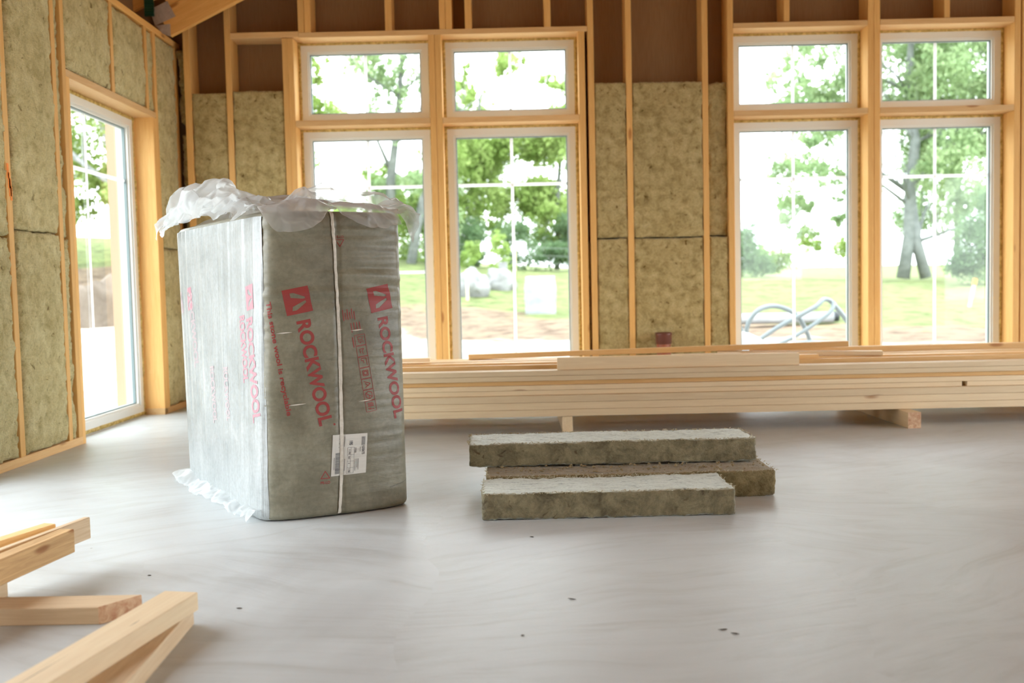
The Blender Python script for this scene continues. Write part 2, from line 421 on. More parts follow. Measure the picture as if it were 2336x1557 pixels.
for a, b in ((-1.643, -.624), (-.526, .508), (1.682, 2.693), (2.789, 3.798)): bplate(a, b, 0, .045, 'sill_plate')

# left wall ---------------------------------------------------------------
wl = struct(empty('wall_left', (XL, 5.0, 0)))
m = MB(); xo, xi = XL - .213, XL - .20
WO = (5.65, 6.935)      # window opening (y)
DO = (1.5, 4.35)        # wide doorway nearer the camera
for a, b, c, d in ((WO[1], YB + .2, 0, 3.14), (WO[0], WO[1], 2.13, 3.14), (DO[1], WO[0], 0, 3.14), (DO[0], DO[1], 2.35, 3.14), (RY, DO[0], 0, 3.14)):
    m.box((xo, a, c), (xi, b, d))
m.build('sheathing', M['sheath'], wl)
def lstud(a, b, z0, z1, nm='stud', mat='stud', lean=0):
    return board(nm, (XL - .0975, (a+b)/2, z0), (XL - .0975, (a+b)/2 + lean, z1), .195, b - a, M[mat], wl, up=(0, 1, 0))
def lplate(a, b, z0, z1, nm, mat='plate'):
    return board(nm, (XL - .0975, a, (z0+z1)/2), (XL - .0975, b, (z0+z1)/2), .195, z1 - z0, M[mat], wl)
lplate(DO[1], WO[0], 0, .045, 'bottom_plate'); lplate(WO[1], YB + .16, 0, .045, 'bottom_plate'); lplate(RY, DO[0], 0, .045, 'bottom_plate')
lplate(RY, YB + .16, 2.745, 2.79, 'top_plate', 'stud')
s1 = lstud(4.905, 4.955, .045, 2.745, lean=-.02)
for a, b in ((4.35, 4.395), (5.445, 5.490), (5.565, 5.610), (7.000, 7.045), (7.44, 7.485)): lstud(a, b, .045, 2.745)
lstud(5.610, 5.650, 0, 2.13); lstud(6.940, 7.000, 0, 2.13)
for a in (6.255, 6.835): lstud(a, a + .045, 2.173, 2.745, 'cripple_stud')
lplate(5.610, 7.000, 2.128, 2.173, 'lintel', 'plate')
for y in (DO[0] - .045, 1.5, .9, .3, -.2, -.8, -1.4, -2.0, -2.6): lstud(y, y + .045, .045, 2.745)
lplate(DO[0] - .045, DO[1] + .045, 2.35, 2.47, 'lintel')
mk = MB()
for (za, zb, ya, yb) in ((1.36, 1.43, 4.932, 4.944), (1.38, 1.47, 4.922, 4.938), (1.42, 1.50, 4.914, 4.930), (1.47, 1.545, 4.906, 4.920)):
    mk.box((XL + .0005, ya - .005, za), (XL + .002, yb, zb))
mo = mk.build('paint_mark', M['orange'], wl)

# right and rear walls (outside the picture, with the openings that light the room)
wr_ = MB()
for a, b, c, d in ((RY, -1.0, 0, 3.14), (-1.0, 2.2, 2.5, 3.14), (2.2, 2.5, 0, 3.14), (2.5, 6.6, 2.5, 3.14), (6.6, YB + .2, 0, 3.14)):
    wr_.box((RX, a, c), (RX + .2, b, d))
struct(wr_.build('wall_right', M['plate']))
wk = MB()
for a, b, c, d in ((XL - .2, 4.4, 0, 3.14), (4.4, 5.6, 2.3, 3.14), (4.4, 5.6, 0, .9), (5.6, RX + .2, 0, 3.14)):
    wk.box((a, RY - .2, c), (b, RY, d))
ya, yb = RY - .2, RY
wk.add([(XL - .2, ya, 3.14), (RX + .2, ya, 3.14), (RIDX, ya, gtop(RIDX)), (XL - .2, yb, 3.14), (RX + .2, yb, 3.14), (RIDX, yb, gtop(RIDX))], [(0, 1, 2), (5, 4, 3), (0, 3, 4, 1), (1, 4, 5, 2), (2, 5, 3, 0)])
struct(wk.build('wall_rear', M['plate']))

# roof --------------------------------------------------------------------
rf = MB()
ex = .45
zr = gtop(RIDX) + .02
for sgn, xw in ((-1, XL - .2 - ex), (1, RX + .2 + ex)):
    zw = zr - SL * abs(xw - RIDX)
    a, b = (xw, zw), (RIDX, zr)
    vs = [(a[0], RY - .6, a[1]), (b[0], RY - .6, b[1]), (b[0], YB + .6, b[1]), (a[0], YB + .6, a[1])]
    vs += [(x, y, z + .03) for x, y, z in vs]
    rf.add(vs, [(0, 1, 2, 3), (7, 6, 5, 4), (0, 4, 5, 1), (1, 5, 6, 2), (2, 6, 7, 3), (3, 7, 4, 0)])
struct(rf.build('ceiling', M['roof']))

# truss standing just in front of the gable studs
def truss(y, label, full_detail):
    t = tag(empty('roof_truss', (XL, y, EAVE)), label, 'roof truss', None)
    ux = Vector((1, 0, SL)).normalized()
    def chord(nm, x0, z0, x1, z1, h, mat='truss', dy=0):
        p0 = Vector((x0, y + dy, z0)); p1 = Vector((x1, y + dy, z1)); n_ = Vector((0, 1, 0)).cross((p1-p0).normalized())
        if n_.z < 0: n_ = -n_
        return board(nm, p0 + n_ * h / 2, p1 + n_ * h / 2, .045, h, M[mat], t, up=n_)
    chord('bottom_chord', -2.495, 2.758, RIDX, 2.758 + SL * (RIDX + 2.495), .195)
    chord('bottom_chord', 2 * RIDX + 2.495, 2.758, RIDX, 2.758 + SL * (RIDX + 2.495), .195)
    if full_detail:
        chord('top_chord', -3.0, 2.83, -2.62, 2.83 + .38 * SL, .17, 'truss')
        chord('upper_plank', -2.50, 2.758 + .217, RIDX, 2.758 + .217 + SL * (RIDX + 2.50), .16, 'truss')
        for q, dy in (([(-2.60, 2.835), (-2.449, 2.898), (-2.505, 3.010), (-2.640, 2.950)], .0), ([(-2.55, 2.775), (-2.491, 2.752), (-2.492, 2.845), (-2.600, 2.835)], .002)):
            nb = MB(); ya_ = y - .0265 + dy
            nb.add([(x_, ya_, z_) for x_, z_ in q] + [(x_, ya_ + .0015, z_) for x_, z_ in q], [(0, 1, 2, 3), (7, 6, 5, 4), (0, 4, 5, 1), (1, 5, 6, 2), (2, 6, 7, 3), (3, 7, 4, 0)])
            nb.build('nail_plate', M['metal'], t)
    return t
truss(7.20, 'pine roof truss with nail plate, sloping up right before the gable studs', True)
sm = MB()
for i in range(18):
    z = 2.893 + i * .02; sm.box((-2.662, 7.135, z), (-2.594, 7.150 - .004 * (i % 2), z + .0185))
sm.box((-2.660, 7.139, 2.893), (-2.596, 7.146, 3.24))
st = sm.build('ribbed_strap', M['strap']); tag(st, 'dark green ribbed strap hanging beside the nail plate of the roof truss', 'strap')

# ------------------------------------------------------------------ windows
WIN = [0]
def window(axis, a0, a1, z0, z1, d, munt_v, munt_h, fw=.062, bead=.012):
    WIN[0] += 1; a0 += .006; a1 -= .006; z1 -= .006; fw -= .006
    def P(a, dd, z): return (a, YB + dd, z) if axis == 'b' else (XL - dd, a, z)
    root = struct(empty('window_%d' % WIN[0], P((a0+a1)/2, d, z0)))
    def bx(m, a, b, d0, d1, za, zb):
        p, q = P(a, d0, za), P(b, d1, zb)
        m.box(tuple(min(u, v) for u, v in zip(p, q)), tuple(max(u, v) for u, v in zip(p, q)))
    fr = MB()
    def ring(m, o, i, d0, d1):
        bx(m, a0+o, a0+i, d0, d1, z0+o, z1-o); bx(m, a1-i, a1-o, d0, d1, z0+o, z1-o)
        bx(m, a0+i, a1-i, d0, d1, z0+o, z0+i); bx(m, a0+i, a1-i, d0, d1, z1-i, z1-o)
    ring(fr, 0, fw - .006, d, d + .10)
    fr.build('frame', M['white'], root)
    bd = MB(); ring(bd, fw - .006, fw + bead - .004, d + .012, d + .085); bd.build('glazing_bead', M['white'], root)
    gk = MB(); ring(gk, fw + bead - .004, fw + bead + .004, d + .030, d + .050); gk.build('gasket', M['grey_gasket'], root)
    g = fw + bead - .006
    # a pane as one sheet
    me = MB().add([P(a0+g, d+.056, z0+g), P(a1-g, d+.056, z0+g), P(a1-g, d+.056, z1-g), P(a0+g, d+.056, z1-g)], [(0, 1, 2, 3)])
    me.build('pane', M['glass'], root)
    for f in munt_v:
        a = a0 + (a1 - a0) * f; mm = MB(); w3 = .012
        q = [(a - w3, d+.048), (a - w3*.4, d+.040), (a + w3*.4, d+.040), (a + w3, d+.048)]
        mm.add([P(x_, dd_, zz_) for zz_ in (z0 + g, z1 - g) for x_, dd_ in q], [(0, 1, 5, 4), (1, 2, 6, 5), (2, 3, 7, 6)]); mm.build('glazing_bar', M['bar'], root)
    for z in munt_h:
        mm = MB(); w3 = .013
        q = [(z - w3, d+.049), (z - w3*.4, d+.041), (z + w3*.4, d+.041), (z + w3, d+.049)]
        mm.add([P(x_, dd_, zz_) for x_ in (a0 + g, a1 - g) for zz_, dd_ in q], [(0, 1, 5, 4), (1, 2, 6, 5), (2, 3, 7, 6)]); mm.build('glazing_bar', M['bar'], root)
    # mounting foam squeezed in around the frame
    fm = MB(); r = random.Random(WIN[0] * 11)
    def run(p0, p1, nrm):
        e_ = (p1 - p0).normalized() * .025; p0 = p0 - e_; p1 = p1 + e_; L = (p1 - p0).length; n_ = int(L / .03); prof = 5
        t = (p1 - p0).normalized(); dv = Vector(P(0, 1, 0)) - Vector(P(0, 0, 0))
        vs = []
        for i in range(n_ + 1):
            for k in range(prof):
                u = k / (prof - 1); pr = math.sin(u * math.pi) * (.006 + .012 * r.random()) + .001
                vs.append(p0 + t * L * i / n_ + nrm * (u * .034 - .006) - dv * (pr + .004))
        fs = [(i*prof+k, i*prof+k+1, (i+1)*prof+k+1, (i+1)*prof+k) for i in range(n_) for k in range(prof-1)]
        fm.add(vs, fs)
    V = lambda a, z: Vector(P(a, d + .012, z))
    A = Vector(P(1, 0, 0)) - Vector(P(0, 0, 0)); Zv = Vector((0, 0, 1))
    run(V(a0, z0), V(a0, z1), -A); run(V(a1, z0), V(a1, z1), A); run(V(a0, z1), V(a1, z1), Zv); run(V(a0, z0), V(a1, z0), -Zv)
    fm.build('foam_seal', M['foam'], root, True)
    return root
D = .17
window('b', -1.632, -.634, 2.175, 2.768, D, (.5,), ())
window('b', -.514, .493, 2.175, 2.768, D, (.5,), ())
window('b', -1.632, -.634, .055, 2.106, D, (.5,), (1.668, 1.0 + .02 * 0,))
window('b', -.514, .493, .055, 2.106, D, (.5,), (1.668,))
window('b', 1.694, 2.682, 2.175, 2.763, D, (.5,), ())
window('b', 2.801, 3.786, 2.175, 2.763, D, (.5,), ())
window('b', 1.694, 2.682, .055, 2.104, D, (.5,), (1.664,))
window('b', 2.801, 3.786, .055, 2.104, D, (.5,), (1.660,))
window('l', 5.665, 6.915, .03, 2.112, .14, (.46,), (1.672,))
# outside timber casing past the left window
cs = MB().box((XL - .34, 6.93, -.1), (XL - .21, 7.03, 2.3)).build('trim_1', M['casing']); struct(cs)

# ------------------------------------------------------------------ insulation in the walls
def tw(o, label, group): return tag(o, label, 'insulation slab', None)
S = 'insulation_slab'
dB = YB
tw(wool_slab(S, (-2.430, dB + .008, .05), (-2.167, dB + .185, 1.205), M['wool'], 1), 'narrow stone wool slab low between the two leftmost studs of the back wall', '')
tw(wool_slab(S, (-2.430, dB + .008, 1.212), (-2.167, dB + .185, 2.385), M['wool'], 2, bulge=(0, -.008, 0)), 'narrow upper stone wool slab between the two leftmost studs of the back wall', '')
tw(wool_slab(S, (-2.118, dB + .006, .05), (-1.735, dB + .185, 1.215), M['wool'], 3), 'lower stone wool slab just left of the left window group, mostly behind the wrapped pack', '')
tw(wool_slab(S, (-2.118, dB + .004, 1.22), (-1.735, dB + .185, 2.392), M['wool'], 4, bulge=(0, -.006, 0)), 'upper stone wool slab just left of the left window group, above the wrapped pack', '')
tw(wool_slab(S, (.630, dB + .006, .05), (.864, dB + .185, 1.216), M['wool'], 5), 'narrow lower stone wool slab right beside the left window group', '')
tw(wool_slab(S, (.630, dB + .004, 1.224), (.864, dB + .185, 2.392), M['wool'], 6), 'narrow upper stone wool slab right beside the left window group', '')
tw(wool_slab(S, (.913, dB + .004, .05), (1.440, dB + .185, 1.214), M['wool'], 7, bulge=(0, -.008, 0)), 'wide lower stone wool slab between the window groups, behind the red-brown pipe', '')
tw(wool_slab(S, (.913, dB + .000, 1.223), (1.440, dB + .185, 2.390), M['wool'], 8, bulge=(0, -.012, 0)), 'wide upper stone wool slab with rounded top corner between the two window groups', '')
tw(wool_slab(S, (1.489, dB + .012, .05), (1.633, dB + .185, 1.216), M['wool'], 9), 'narrow lower stone wool strip left of the right window group', '')
tw(wool_slab(S, (1.489, dB + .045, 1.224), (1.633, dB + .185, 2.385), M['wool'], 10, amp=.012), 'greyish recessed upper stone wool strip left of the right window group', '')
tw(wool_slab(S, (.5595, dB + .05, .05), (.578, dB + .18, 1.20), M['wool'], 11, amp=.002), 'thin stone wool sliver in the dark gap right of the left window group', '')
def lw(a, b, z0, z1, seed, label, dx=.004, bl=.014, step=.014, amp=.008):
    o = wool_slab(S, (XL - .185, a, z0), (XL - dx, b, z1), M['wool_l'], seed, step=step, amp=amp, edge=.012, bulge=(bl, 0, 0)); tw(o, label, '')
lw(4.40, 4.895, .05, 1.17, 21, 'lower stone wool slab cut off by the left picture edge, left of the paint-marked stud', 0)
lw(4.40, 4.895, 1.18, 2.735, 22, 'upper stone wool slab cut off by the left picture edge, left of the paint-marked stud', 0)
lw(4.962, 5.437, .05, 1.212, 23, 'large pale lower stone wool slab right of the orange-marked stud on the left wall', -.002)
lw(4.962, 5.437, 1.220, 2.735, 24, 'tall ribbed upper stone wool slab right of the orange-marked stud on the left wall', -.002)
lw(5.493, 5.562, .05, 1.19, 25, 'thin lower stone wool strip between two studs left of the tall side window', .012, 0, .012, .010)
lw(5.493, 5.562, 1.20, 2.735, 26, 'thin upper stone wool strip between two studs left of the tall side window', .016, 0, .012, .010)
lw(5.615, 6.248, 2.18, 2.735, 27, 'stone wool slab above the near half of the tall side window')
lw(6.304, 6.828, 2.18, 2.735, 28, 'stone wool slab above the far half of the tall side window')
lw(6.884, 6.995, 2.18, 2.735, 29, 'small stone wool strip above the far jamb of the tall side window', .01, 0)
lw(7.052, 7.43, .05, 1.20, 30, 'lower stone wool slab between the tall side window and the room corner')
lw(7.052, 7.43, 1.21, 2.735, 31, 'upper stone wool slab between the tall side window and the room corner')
for i, (z0, z1, xx, yy, lb) in enumerate(((2.45, 2.72, -2.530, 7.50, 'topmost torn stone wool scrap stuffed in the room corner'), (2.17, 2.46, -2.525, 7.52, 'middle torn stone wool scrap stuffed in the room corner'), (1.2, 2.1, -2.525, 7.52, 'long stone wool scrap stuffed low in the room corner'))):
    o = wool_slab('insulation_scrap', (xx - .02, yy - .03, z0), (xx + .026, yy + .05, z1), M['wool'], 40 + i, amp=.014, step=.012); tag(o, lb, 'insulation scrap')

# ------------------------------------------------------------------ floor slabs (three strips)
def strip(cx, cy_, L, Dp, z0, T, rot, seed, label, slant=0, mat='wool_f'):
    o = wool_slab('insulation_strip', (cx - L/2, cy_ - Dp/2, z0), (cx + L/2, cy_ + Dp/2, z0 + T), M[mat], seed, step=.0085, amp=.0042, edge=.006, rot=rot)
    me = o.data
    if slant:
        for v in me.vertices: v.co.x += slant * (v.co.y / Dp)
    tag(o, label, 'insulation slab')
    # frayed fibres along the top edges
    r = random.Random(seed); f = MB()
    for _ in range(int(320 * L)):
        side = r.choice((-1, 1, 1)); x = r.uniform(-L/2, L/2)
        if r.random() < .12: x = r.choice((-1, 1)) * L/2; yy = r.uniform(-Dp/2, Dp/2)
        else: yy = side * Dp/2
        p = Vector((x + slant * yy / Dp, yy, T/2 - r.uniform(0, .004)))
        q = p + Vector((r.uniform(-.012, .012), side * r.uniform(-.004, .005), r.uniform(.001, .007)))
        s_ = p.lerp(q, .5) + Vector((0, 0, r.uniform(0, .004)))
        f.tube([p, s_, q], [r.uniform(.0006, .0022), r.uniform(.0008, .002), .0004], 4)
    fo = f.build('frayed_fibres', M['fibre']); fo['kind'] = 'stuff'
    fo.parent = o
    return o
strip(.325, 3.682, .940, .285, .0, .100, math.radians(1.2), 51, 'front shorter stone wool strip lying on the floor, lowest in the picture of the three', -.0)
strip(.445, 3.990, 1.165, .30, .0, .106, math.radians(1.3), 52, 'shaded brownish stone wool strip lying under the top one, sticking out to the right', mat='wool_m')
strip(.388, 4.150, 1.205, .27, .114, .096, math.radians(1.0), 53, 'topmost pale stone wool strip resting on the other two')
cr = MB(); r = random.Random(5)
for _ in range(260):
    x = r.uniform(-.10, 1.0); yv = r.uniform(3.86, 4.03) if x < .95 else r.uniform(3.9, 4.1)
    s_ = r.choice((.0015, .002, .003, .004, .0075)); p = Vector((x, yv, .107 + s_ * .3 + .003))
    vs = [p + Vector((a, b, c)) * s_ * r.uniform(.6, 1.3) for a, b, c in ((1, 0, 0), (0, 1, 0), (-1, 0, 0), (0, -1, 0), (0, 0, .8), (0, 0, -.8))]
    cr.add(vs, [(0, 1, 4), (1, 2, 4), (2, 3, 4), (3, 0, 4), (1, 0, 5), (2, 1, 5), (3, 2, 5), (0, 3, 5)])
co_ = cr.build('wool_crumbs', M['crumb'], None); co_['kind'] = 'stuff'; tag(co_, 'loose brown stone wool crumbs strewn on the middle strip', 'crumbs')

# ------------------------------------------------------------------ the wrapped pack
PB = [Vector((-.968, 3.572)), Vector((-.440, 3.838)), Vector((-1.075, 4.800)), Vector((-1.572, 4.540))]   # foot
PT = [Vector((-.932, 3.585)), Vector((-.448, 3.852)), Vector((-1.075, 4.800)), Vector((-1.590, 4.530))]   # top
PH = 1.165
BUL = [.045, .02, .02, .012]
NP = 60
def ring_pts(h, grow=0.0):
    t = h / PH
    cs_ = [PB[i].lerp(PT[i], t) for i in range(4)]
    pts = []
    for i in range(4):
        a, b = cs_[i], cs_[(i+1) % 4]; e = (b - a); nr = Vector((e.y, -e.x)).normalized()
        for k in range(NP):
            u = k / NP; bb = BUL[i] * (1 - (2*u-1) ** 4 * .5 - .5 * (2*u-1) ** 2)
            if i in (0,): bb *= (1 - .25 * t)
            pts.append(a + e * u + nr * (bb + grow))
    n_ = len(pts); r_ = 3
    for _ in range(2):
        pts = [sum((pts[(j+q) % n_] for q in range(-r_, r_+1)), Vector((0, 0))) / (2*r_+1) for j in range(n_)]
    return pts
def rnorm(pts, j):
    n_ = len(pts); e = pts[(j+1) % n_] - pts[(j-1) % n_]; return Vector((e.y, -e.x)).normalized()
_rc = {}
def ring_at(h):
    k = round(h, 3)
    if k not in _rc: _rc[k] = ring_pts(k)
    return _rc[k]
def inset(h, r0=.022, r1=.03):
    if h < r0: return r0 - math.sqrt(max(0, r0*r0 - (r0-h)**2))
    if h > PH - r1: return r1 - math.sqrt(max(0, r1*r1 - (r1-(PH-h))**2))
    return 0
def wrinkle(j, h):
    u = (j % (4*NP)) / NP; s = 0
    if u < 1.0:
        s = .0060 * noise.noise(Vector((u * 1.5, h * 30, 3))) * max(0, min(1, (h - .55) * 3)) + .003 * noise.noise(Vector((u * 5, h * 5, 1))) + .0015 * noise.noise(Vector((u*2, h*60, 9)))
        s -= .006 * math.exp(-((u - .495) / .015) ** 2)
    return s
def psurf(pos, h, off):
    """point on the pack; pos in ring samples (0..NP = front face from the left edge)"""
    pts = ring_at(max(0, min(PH, h))); n_ = len(pts); j = math.floor(pos); f = pos - j
    a, b = pts[j % n_], pts[(j+1) % n_]; p = a.lerp(b, f); nn = (rnorm(pts, j) * (1-f) + rnorm(pts, j+1) * f)
    p = p + nn * (off + wrinkle(pos, h) - inset(h)); return Vector((p.x, p.y, h + .002))
pk = tag(empty('insulation_pack', (-1.0, 4.15, 0)), 'tall film-wrapped pack of stone wool with red printing standing on the floor', 'insulation pack')
hs = [0, .003, .008, .015, .022] + [.022 + (PH - .052) * k / 150 for k in range(1, 151)] + [PH - .022, PH - .014, PH - .007, PH - .002, PH]
m = MB(); n_ = 4 * NP
for h in hs:
    for j in range(n_): m.v.append(tuple(psurf(j, h, 0)))
for i in range(len(hs) - 1):
    for j in range(n_): m.f.append((i*n_+j, i*n_+(j+1) % n_, (i+1)*n_+(j+1) % n_, (i+1)*n_+j))
k = len(m.v); m.v += [(-1.01, 4.2, 0.002), (-1.01, 4.2, PH + .012)]
for j in range(n_): m.f += [(k, (j+1) % n_, j), (k+1, (len(hs)-1)*n_+j, (len(hs)-1)*n_+(j+1) % n_)]
m.build('wrapped_wool', M['bag'], pk, True)
def side_off(pos, h, over=0.0):
    j0, j1 = 3*NP - 1, 4*NP - .5 + 2.6 * (1 - h / PH); t = (pos - j0) / (j1 - j0); rip = .0045
    rr = noise.noise(Vector((pos * .45, h * .7, 5))) * rip + noise.noise(Vector((pos * 1.3, h * 1.2, 8))) * rip * .5
    return .004 + rip * .6 + rr - (.004 + rip * .3) * max(0, (t - .94) / .06) + over
# milky outer film on the long left side, lapping round the near corner
def filmpatch(j0, j1_, h0, h1, nh, name, mat, off=.004, rip=.004, fr=1.0, seed=0):
    m = MB(); nj = int((j1_ - j0) * 2)
    for a in range(nh + 1):
        h = h0 + (h1 - h0) * a / nh; j1 = j1_ + 2.6 * (1 - h / PH) + .3 * noise.noise(Vector((h * 9, 0, 0))); js = np.linspace(j0, j1, nj)
        for j in js:
            t = (j - j0) / (j1 - j0)
            m.v.append(tuple(psurf(float(j), h, side_off(float(j), h))))
    w_ = len(js)
    for a in range(nh):
        for b in range(w_ - 1): m.f.append((a*w_+b, a*w_+b+1, (a+1)*w_+b+1, (a+1)*w_+b))
    return m.build(name, mat, pk, True)
filmpatch(3*NP - 1, 4*NP - .5, .004, PH - .02, 70, 'side_film', M['sidefilm'])

# flat artwork wrapped onto the bag --------------------------------------
FW = .5456
def u2pos(u, face=0):
    return u / FW * NP if face == 0 else 4*NP - u / 1.125 * NP      # face 3: distance back from the near corner
def mapped(vs, fs, name, mat, face=0, off=.0010, sub=None):
    bm = bmesh.new(); bv = [bm.verts.new((x, y, 0)) for x, y in vs]
    for f in fs:
        try: bm.faces.new([bv[i] for i in f])
        except ValueError: pass
    xs = [v[0] for v in vs]; ys = [v[1] for v in vs]
    for lo, hi, ax in ((min(xs), max(xs), 0), (min(ys), max(ys), 1)):
        st_ = .009 if ax == 0 else .007; c = math.ceil(lo / st_) * st_
        while c < hi:
            co2 = [0, 0, 0]; co2[ax] = c; no = [0, 0, 0]; no[ax] = 1
            bmesh.ops.bisect_plane(bm, geom=bm.verts[:] + bm.edges[:] + bm.faces[:], plane_co=co2, plane_no=no); c += st_
    for v in bm.verts:
        ps_ = u2pos(v.co.x, face); hh_ = v.co.y
        v.co = psurf(ps_, hh_, side_off(ps_, hh_, .0009) if face == 3 else off)
    me = bpy.data.meshes.new(name); bm.to_mesh(me); bm.free(); me.materials.append(mat)
    o = bpy.data.objects.new(name, me); COL.objects.link(o)
    if sub: o.parent = sub
    else: attach(o, pk)
    return o
def text_poly(txt, bold=0.0, size=1.0, spacing=1.0):
    c = bpy.data.curves.new('t', 'FONT'); c.body = txt; c.size = size; c.offset = bold; c.resolution_u = 8; c.space_character = spacing
    c.fill_mode = 'FRONT'
    o = bpy.data.objects.new('t', c); COL.objects.link(o)
    dg = bpy.context.evaluated_depsgraph_get(); dg.update(); me = o.evaluated_get(dg).to_mesh()
    vs = [(v.co.x, v.co.y) for v in me.vertices]; fs = [tuple(p.vertices) for p in me.polygons]
    o.evaluated_get(dg).to_mesh_clear(); bpy.data.objects.remove(o); bpy.data.curves.remove(c)
    x0 = min(v[0] for v in vs); x1 = max(v[0] for v in vs); y0_ = min(v[1] for v in vs); y1_ = max(v[1] for v in vs)
    return [((x - x0) / (x1 - x0), (y - y0_) / (y1_ - y0_)) for x, y in vs], fs
def place(vs, O, ang, sx, sy):
    """unit artwork -> bag: x runs down the bag tilted by ang degrees, y points right"""
    a = math.radians(ang); t = (math.sin(a), -math.cos(a)); u = (math.cos(a), math.sin(a))
    return [(O[0] + x*sx*t[0] + y*sy*u[0], O[1] + x*sx*t[1] + y*sy*u[1]) for x, y in vs]
ROCK = text_poly('ROCKWOOL', .035, 1.0, 1.0)
# square mark: two pale chevron bars left open in a solid square (unit square, x down, y right)
def mark():
    # solid cells around the two openings, drawn as polygons
    O1 = [(.14, .27), (.30, .27), (.56, .80), (.49, .86), (.40, .80), (.14, .42)]
    c1 = [(.16, .26), (.17, .40), (.40, .80), (.46, .80), (.46, .70), (.34, .27)]
    c2 = [(.54, .80), (.56, .72), (.70, .28), (.86, .24), (.86, .40), (.62, .82)]
    c = bpy.data.curves.new('m', 'CURVE'); c.dimensions = '2D'; c.fill_mode = 'BOTH'
    for poly in ([(0, 0), (1, 0), (1, 1), (0, 1)], c1, c2):
        s_ = c.splines.new('POLY'); s_.points.add(len(poly) - 1); s_.use_cyclic_u = True
        for i, (x, y) in enumerate(poly): s_.points[i].co = (x, y, 0, 1)
    o = bpy.data.objects.new('m', c); COL.objects.link(o); dg = bpy.context.evaluated_depsgraph_get(); dg.update()
    me = o.evaluated_get(dg).to_mesh(); vs = [(v.co.x, v.co.y) for v in me.vertices]; fs = [tuple(p.vertices) for p in me.polygons]
    o.evaluated_get(dg).to_mesh_clear(); bpy.data.objects.remove(o); bpy.data.curves.remove(c); return vs, fs
MK = mark()
TA = 10.0
for mo_, ma, mh, to_, ta, tl, tc_ in (((.064, .866), 11.0, .094, (.114, .749), 11.0, .408, .052), ((.380, .867), 11.0, .093, (.422, .752), 8.6, .405, .045)):
    mapped(place(MK[0], mo_, ma, .097, mh), MK[1], 'printed_emblem', M['red'])
    mapped(place(ROCK[0], to_, ta, tl, tc_), ROCK[1], 'printed_name', M['red'])
for uu, (x_, z_) in ((.0, (.247, .353)),):
    an_ = [(x_ + .004 * math.cos(t * math.pi / 5), z_ + .004 * math.sin(t * math.pi / 5)) for t in range(10)]
    mapped(an_, [tuple(range(10))], 'printed_mark', M['red'])
RC = text_poly('This stone wool is recyclable', .022, 1.0, 1.0)
mapped(place(RC[0], (.003, .823), TA - .5, .434, .023), RC[1], 'printed_slogan', M['red'])
# recycling triangles
def tri(O, s, flip, txt):
    vs = []; 
    for rr in (1.0, .72):
        for k in range(3):
            a = math.radians(90 + 120 * k + (180 if flip else 0)); vs.append((O[0] + s * rr * math.cos(a), O[1] + s * rr * math.sin(a)))
    mapped(vs, [(0, 1, 4, 3), (1, 2, 5, 4), (2, 0, 3, 5)], 'printed_triangle', M['red'])
    T = text_poly(txt, .02); y = O[1] - s * .95 if not flip else O[1] + s * .72
    mapped([(O[0] - s * .8 + x * s * 1.6, y + (yy - 1) * .010 if not flip else y + yy * .010) for x, yy in T[0]], T[1], 'printed_code', M['red'])
tri((.211, .158), .021, False, 'PE-LD'); tri((.281, 1.047), .020, True, 'PE-LD')
# pictogram column and small print
def line(m2, a, b, w2=.0009):
    ax, ay = a; bx_, by = b; L = math.hypot(bx_-ax, by-ay) or 1; nx, ny = -(by-ay)/L*w2, (bx_-ax)/L*w2
    k = len(m2[0]); m2[0].extend([(ax-nx, ay-ny), (bx_-nx, by-ny), (bx_+nx, by+ny), (ax+nx, ay+ny)]); m2[1].append((k, k+1, k+2, k+3))
glyphs = [
    [((.2,.3),(.5,.3)),((.5,.3),(.5,.7)),((.2,.3),(.2,.6)),((.6,.3),(.8,.5)),((.6,.6),(.8,.5)),((.2,.75),(.4,.75)),((.6,.75),(.8,.75))],
    [((.3,.3),(.7,.35)),((.3,.3),(.3,.7)),((.5,.5),(.8,.6)),((.3,.7),(.5,.5))],
    [((.15,.3),(.35,.3)),((.15,.3),(.15,.8)),((.35,.3),(.35,.5)),((.15,.8),(.85,.8)),((.35,.5),(.6,.5))],
    [((.25,.25),(.75,.25)),((.75,.25),(.75,.75)),((.75,.75),(.25,.75)),((.25,.75),(.25,.25)),((.35,.35),(.65,.35)),((.65,.35),(.65,.65)),((.65,.65),(.35,.65)),((.35,.65),(.35,.35))],
    [((.2,.2),(.5,.8)),((.5,.8),(.8,.3)),((.4,.3),(.7,.6))],
    [((.3,.2),(.7,.2)),((.7,.2),(.85,.5)),((.85,.5),(.7,.8)),((.7,.8),(.3,.8)),((.3,.8),(.15,.5)),((.15,.5),(.3,.2)),((.3,.2),(.7,.8)),((.5,.5),(.85,.5))],
    [((.2,.2),(.2,.7)),((.3,.2),(.3,.8)),((.4,.25),(.4,.75)),((.5,.2),(.5,.8)),((.7,.2),(.7,.5)),((.8,.3),(.8,.8))]]
ic = ([], [])
for i, gl in enumerate(glyphs):
    x0 = i * .0435
    for a, b in (((0, 0), (1, 0)), ((1, 0), (1, 1)), ((1, 1), (0, 1)), ((0, 1), (0, 0))): line(ic, (x0 + a[0]*.041, a[1]*.043), (x0 + b[0]*.041, b[1]*.043))
    for a, b in gl: line(ic, (x0 + a[0]*.041, a[1]*.043), (x0 + b[0]*.041, b[1]*.043), .0013)
mapped(place(ic[0], (.329, .688), 7.8, 1, .93), ic[1], 'printed_pictograms', M['red'])
sp_ = ([], []); r = random.Random(3)
for rowi in range(6):
    line(sp_, (-.105 + .012 * (rowi % 2), -.030 + rowi * .0085), (-.060 - .01 * r.random(), -.030 + rowi * .0085), .0016)
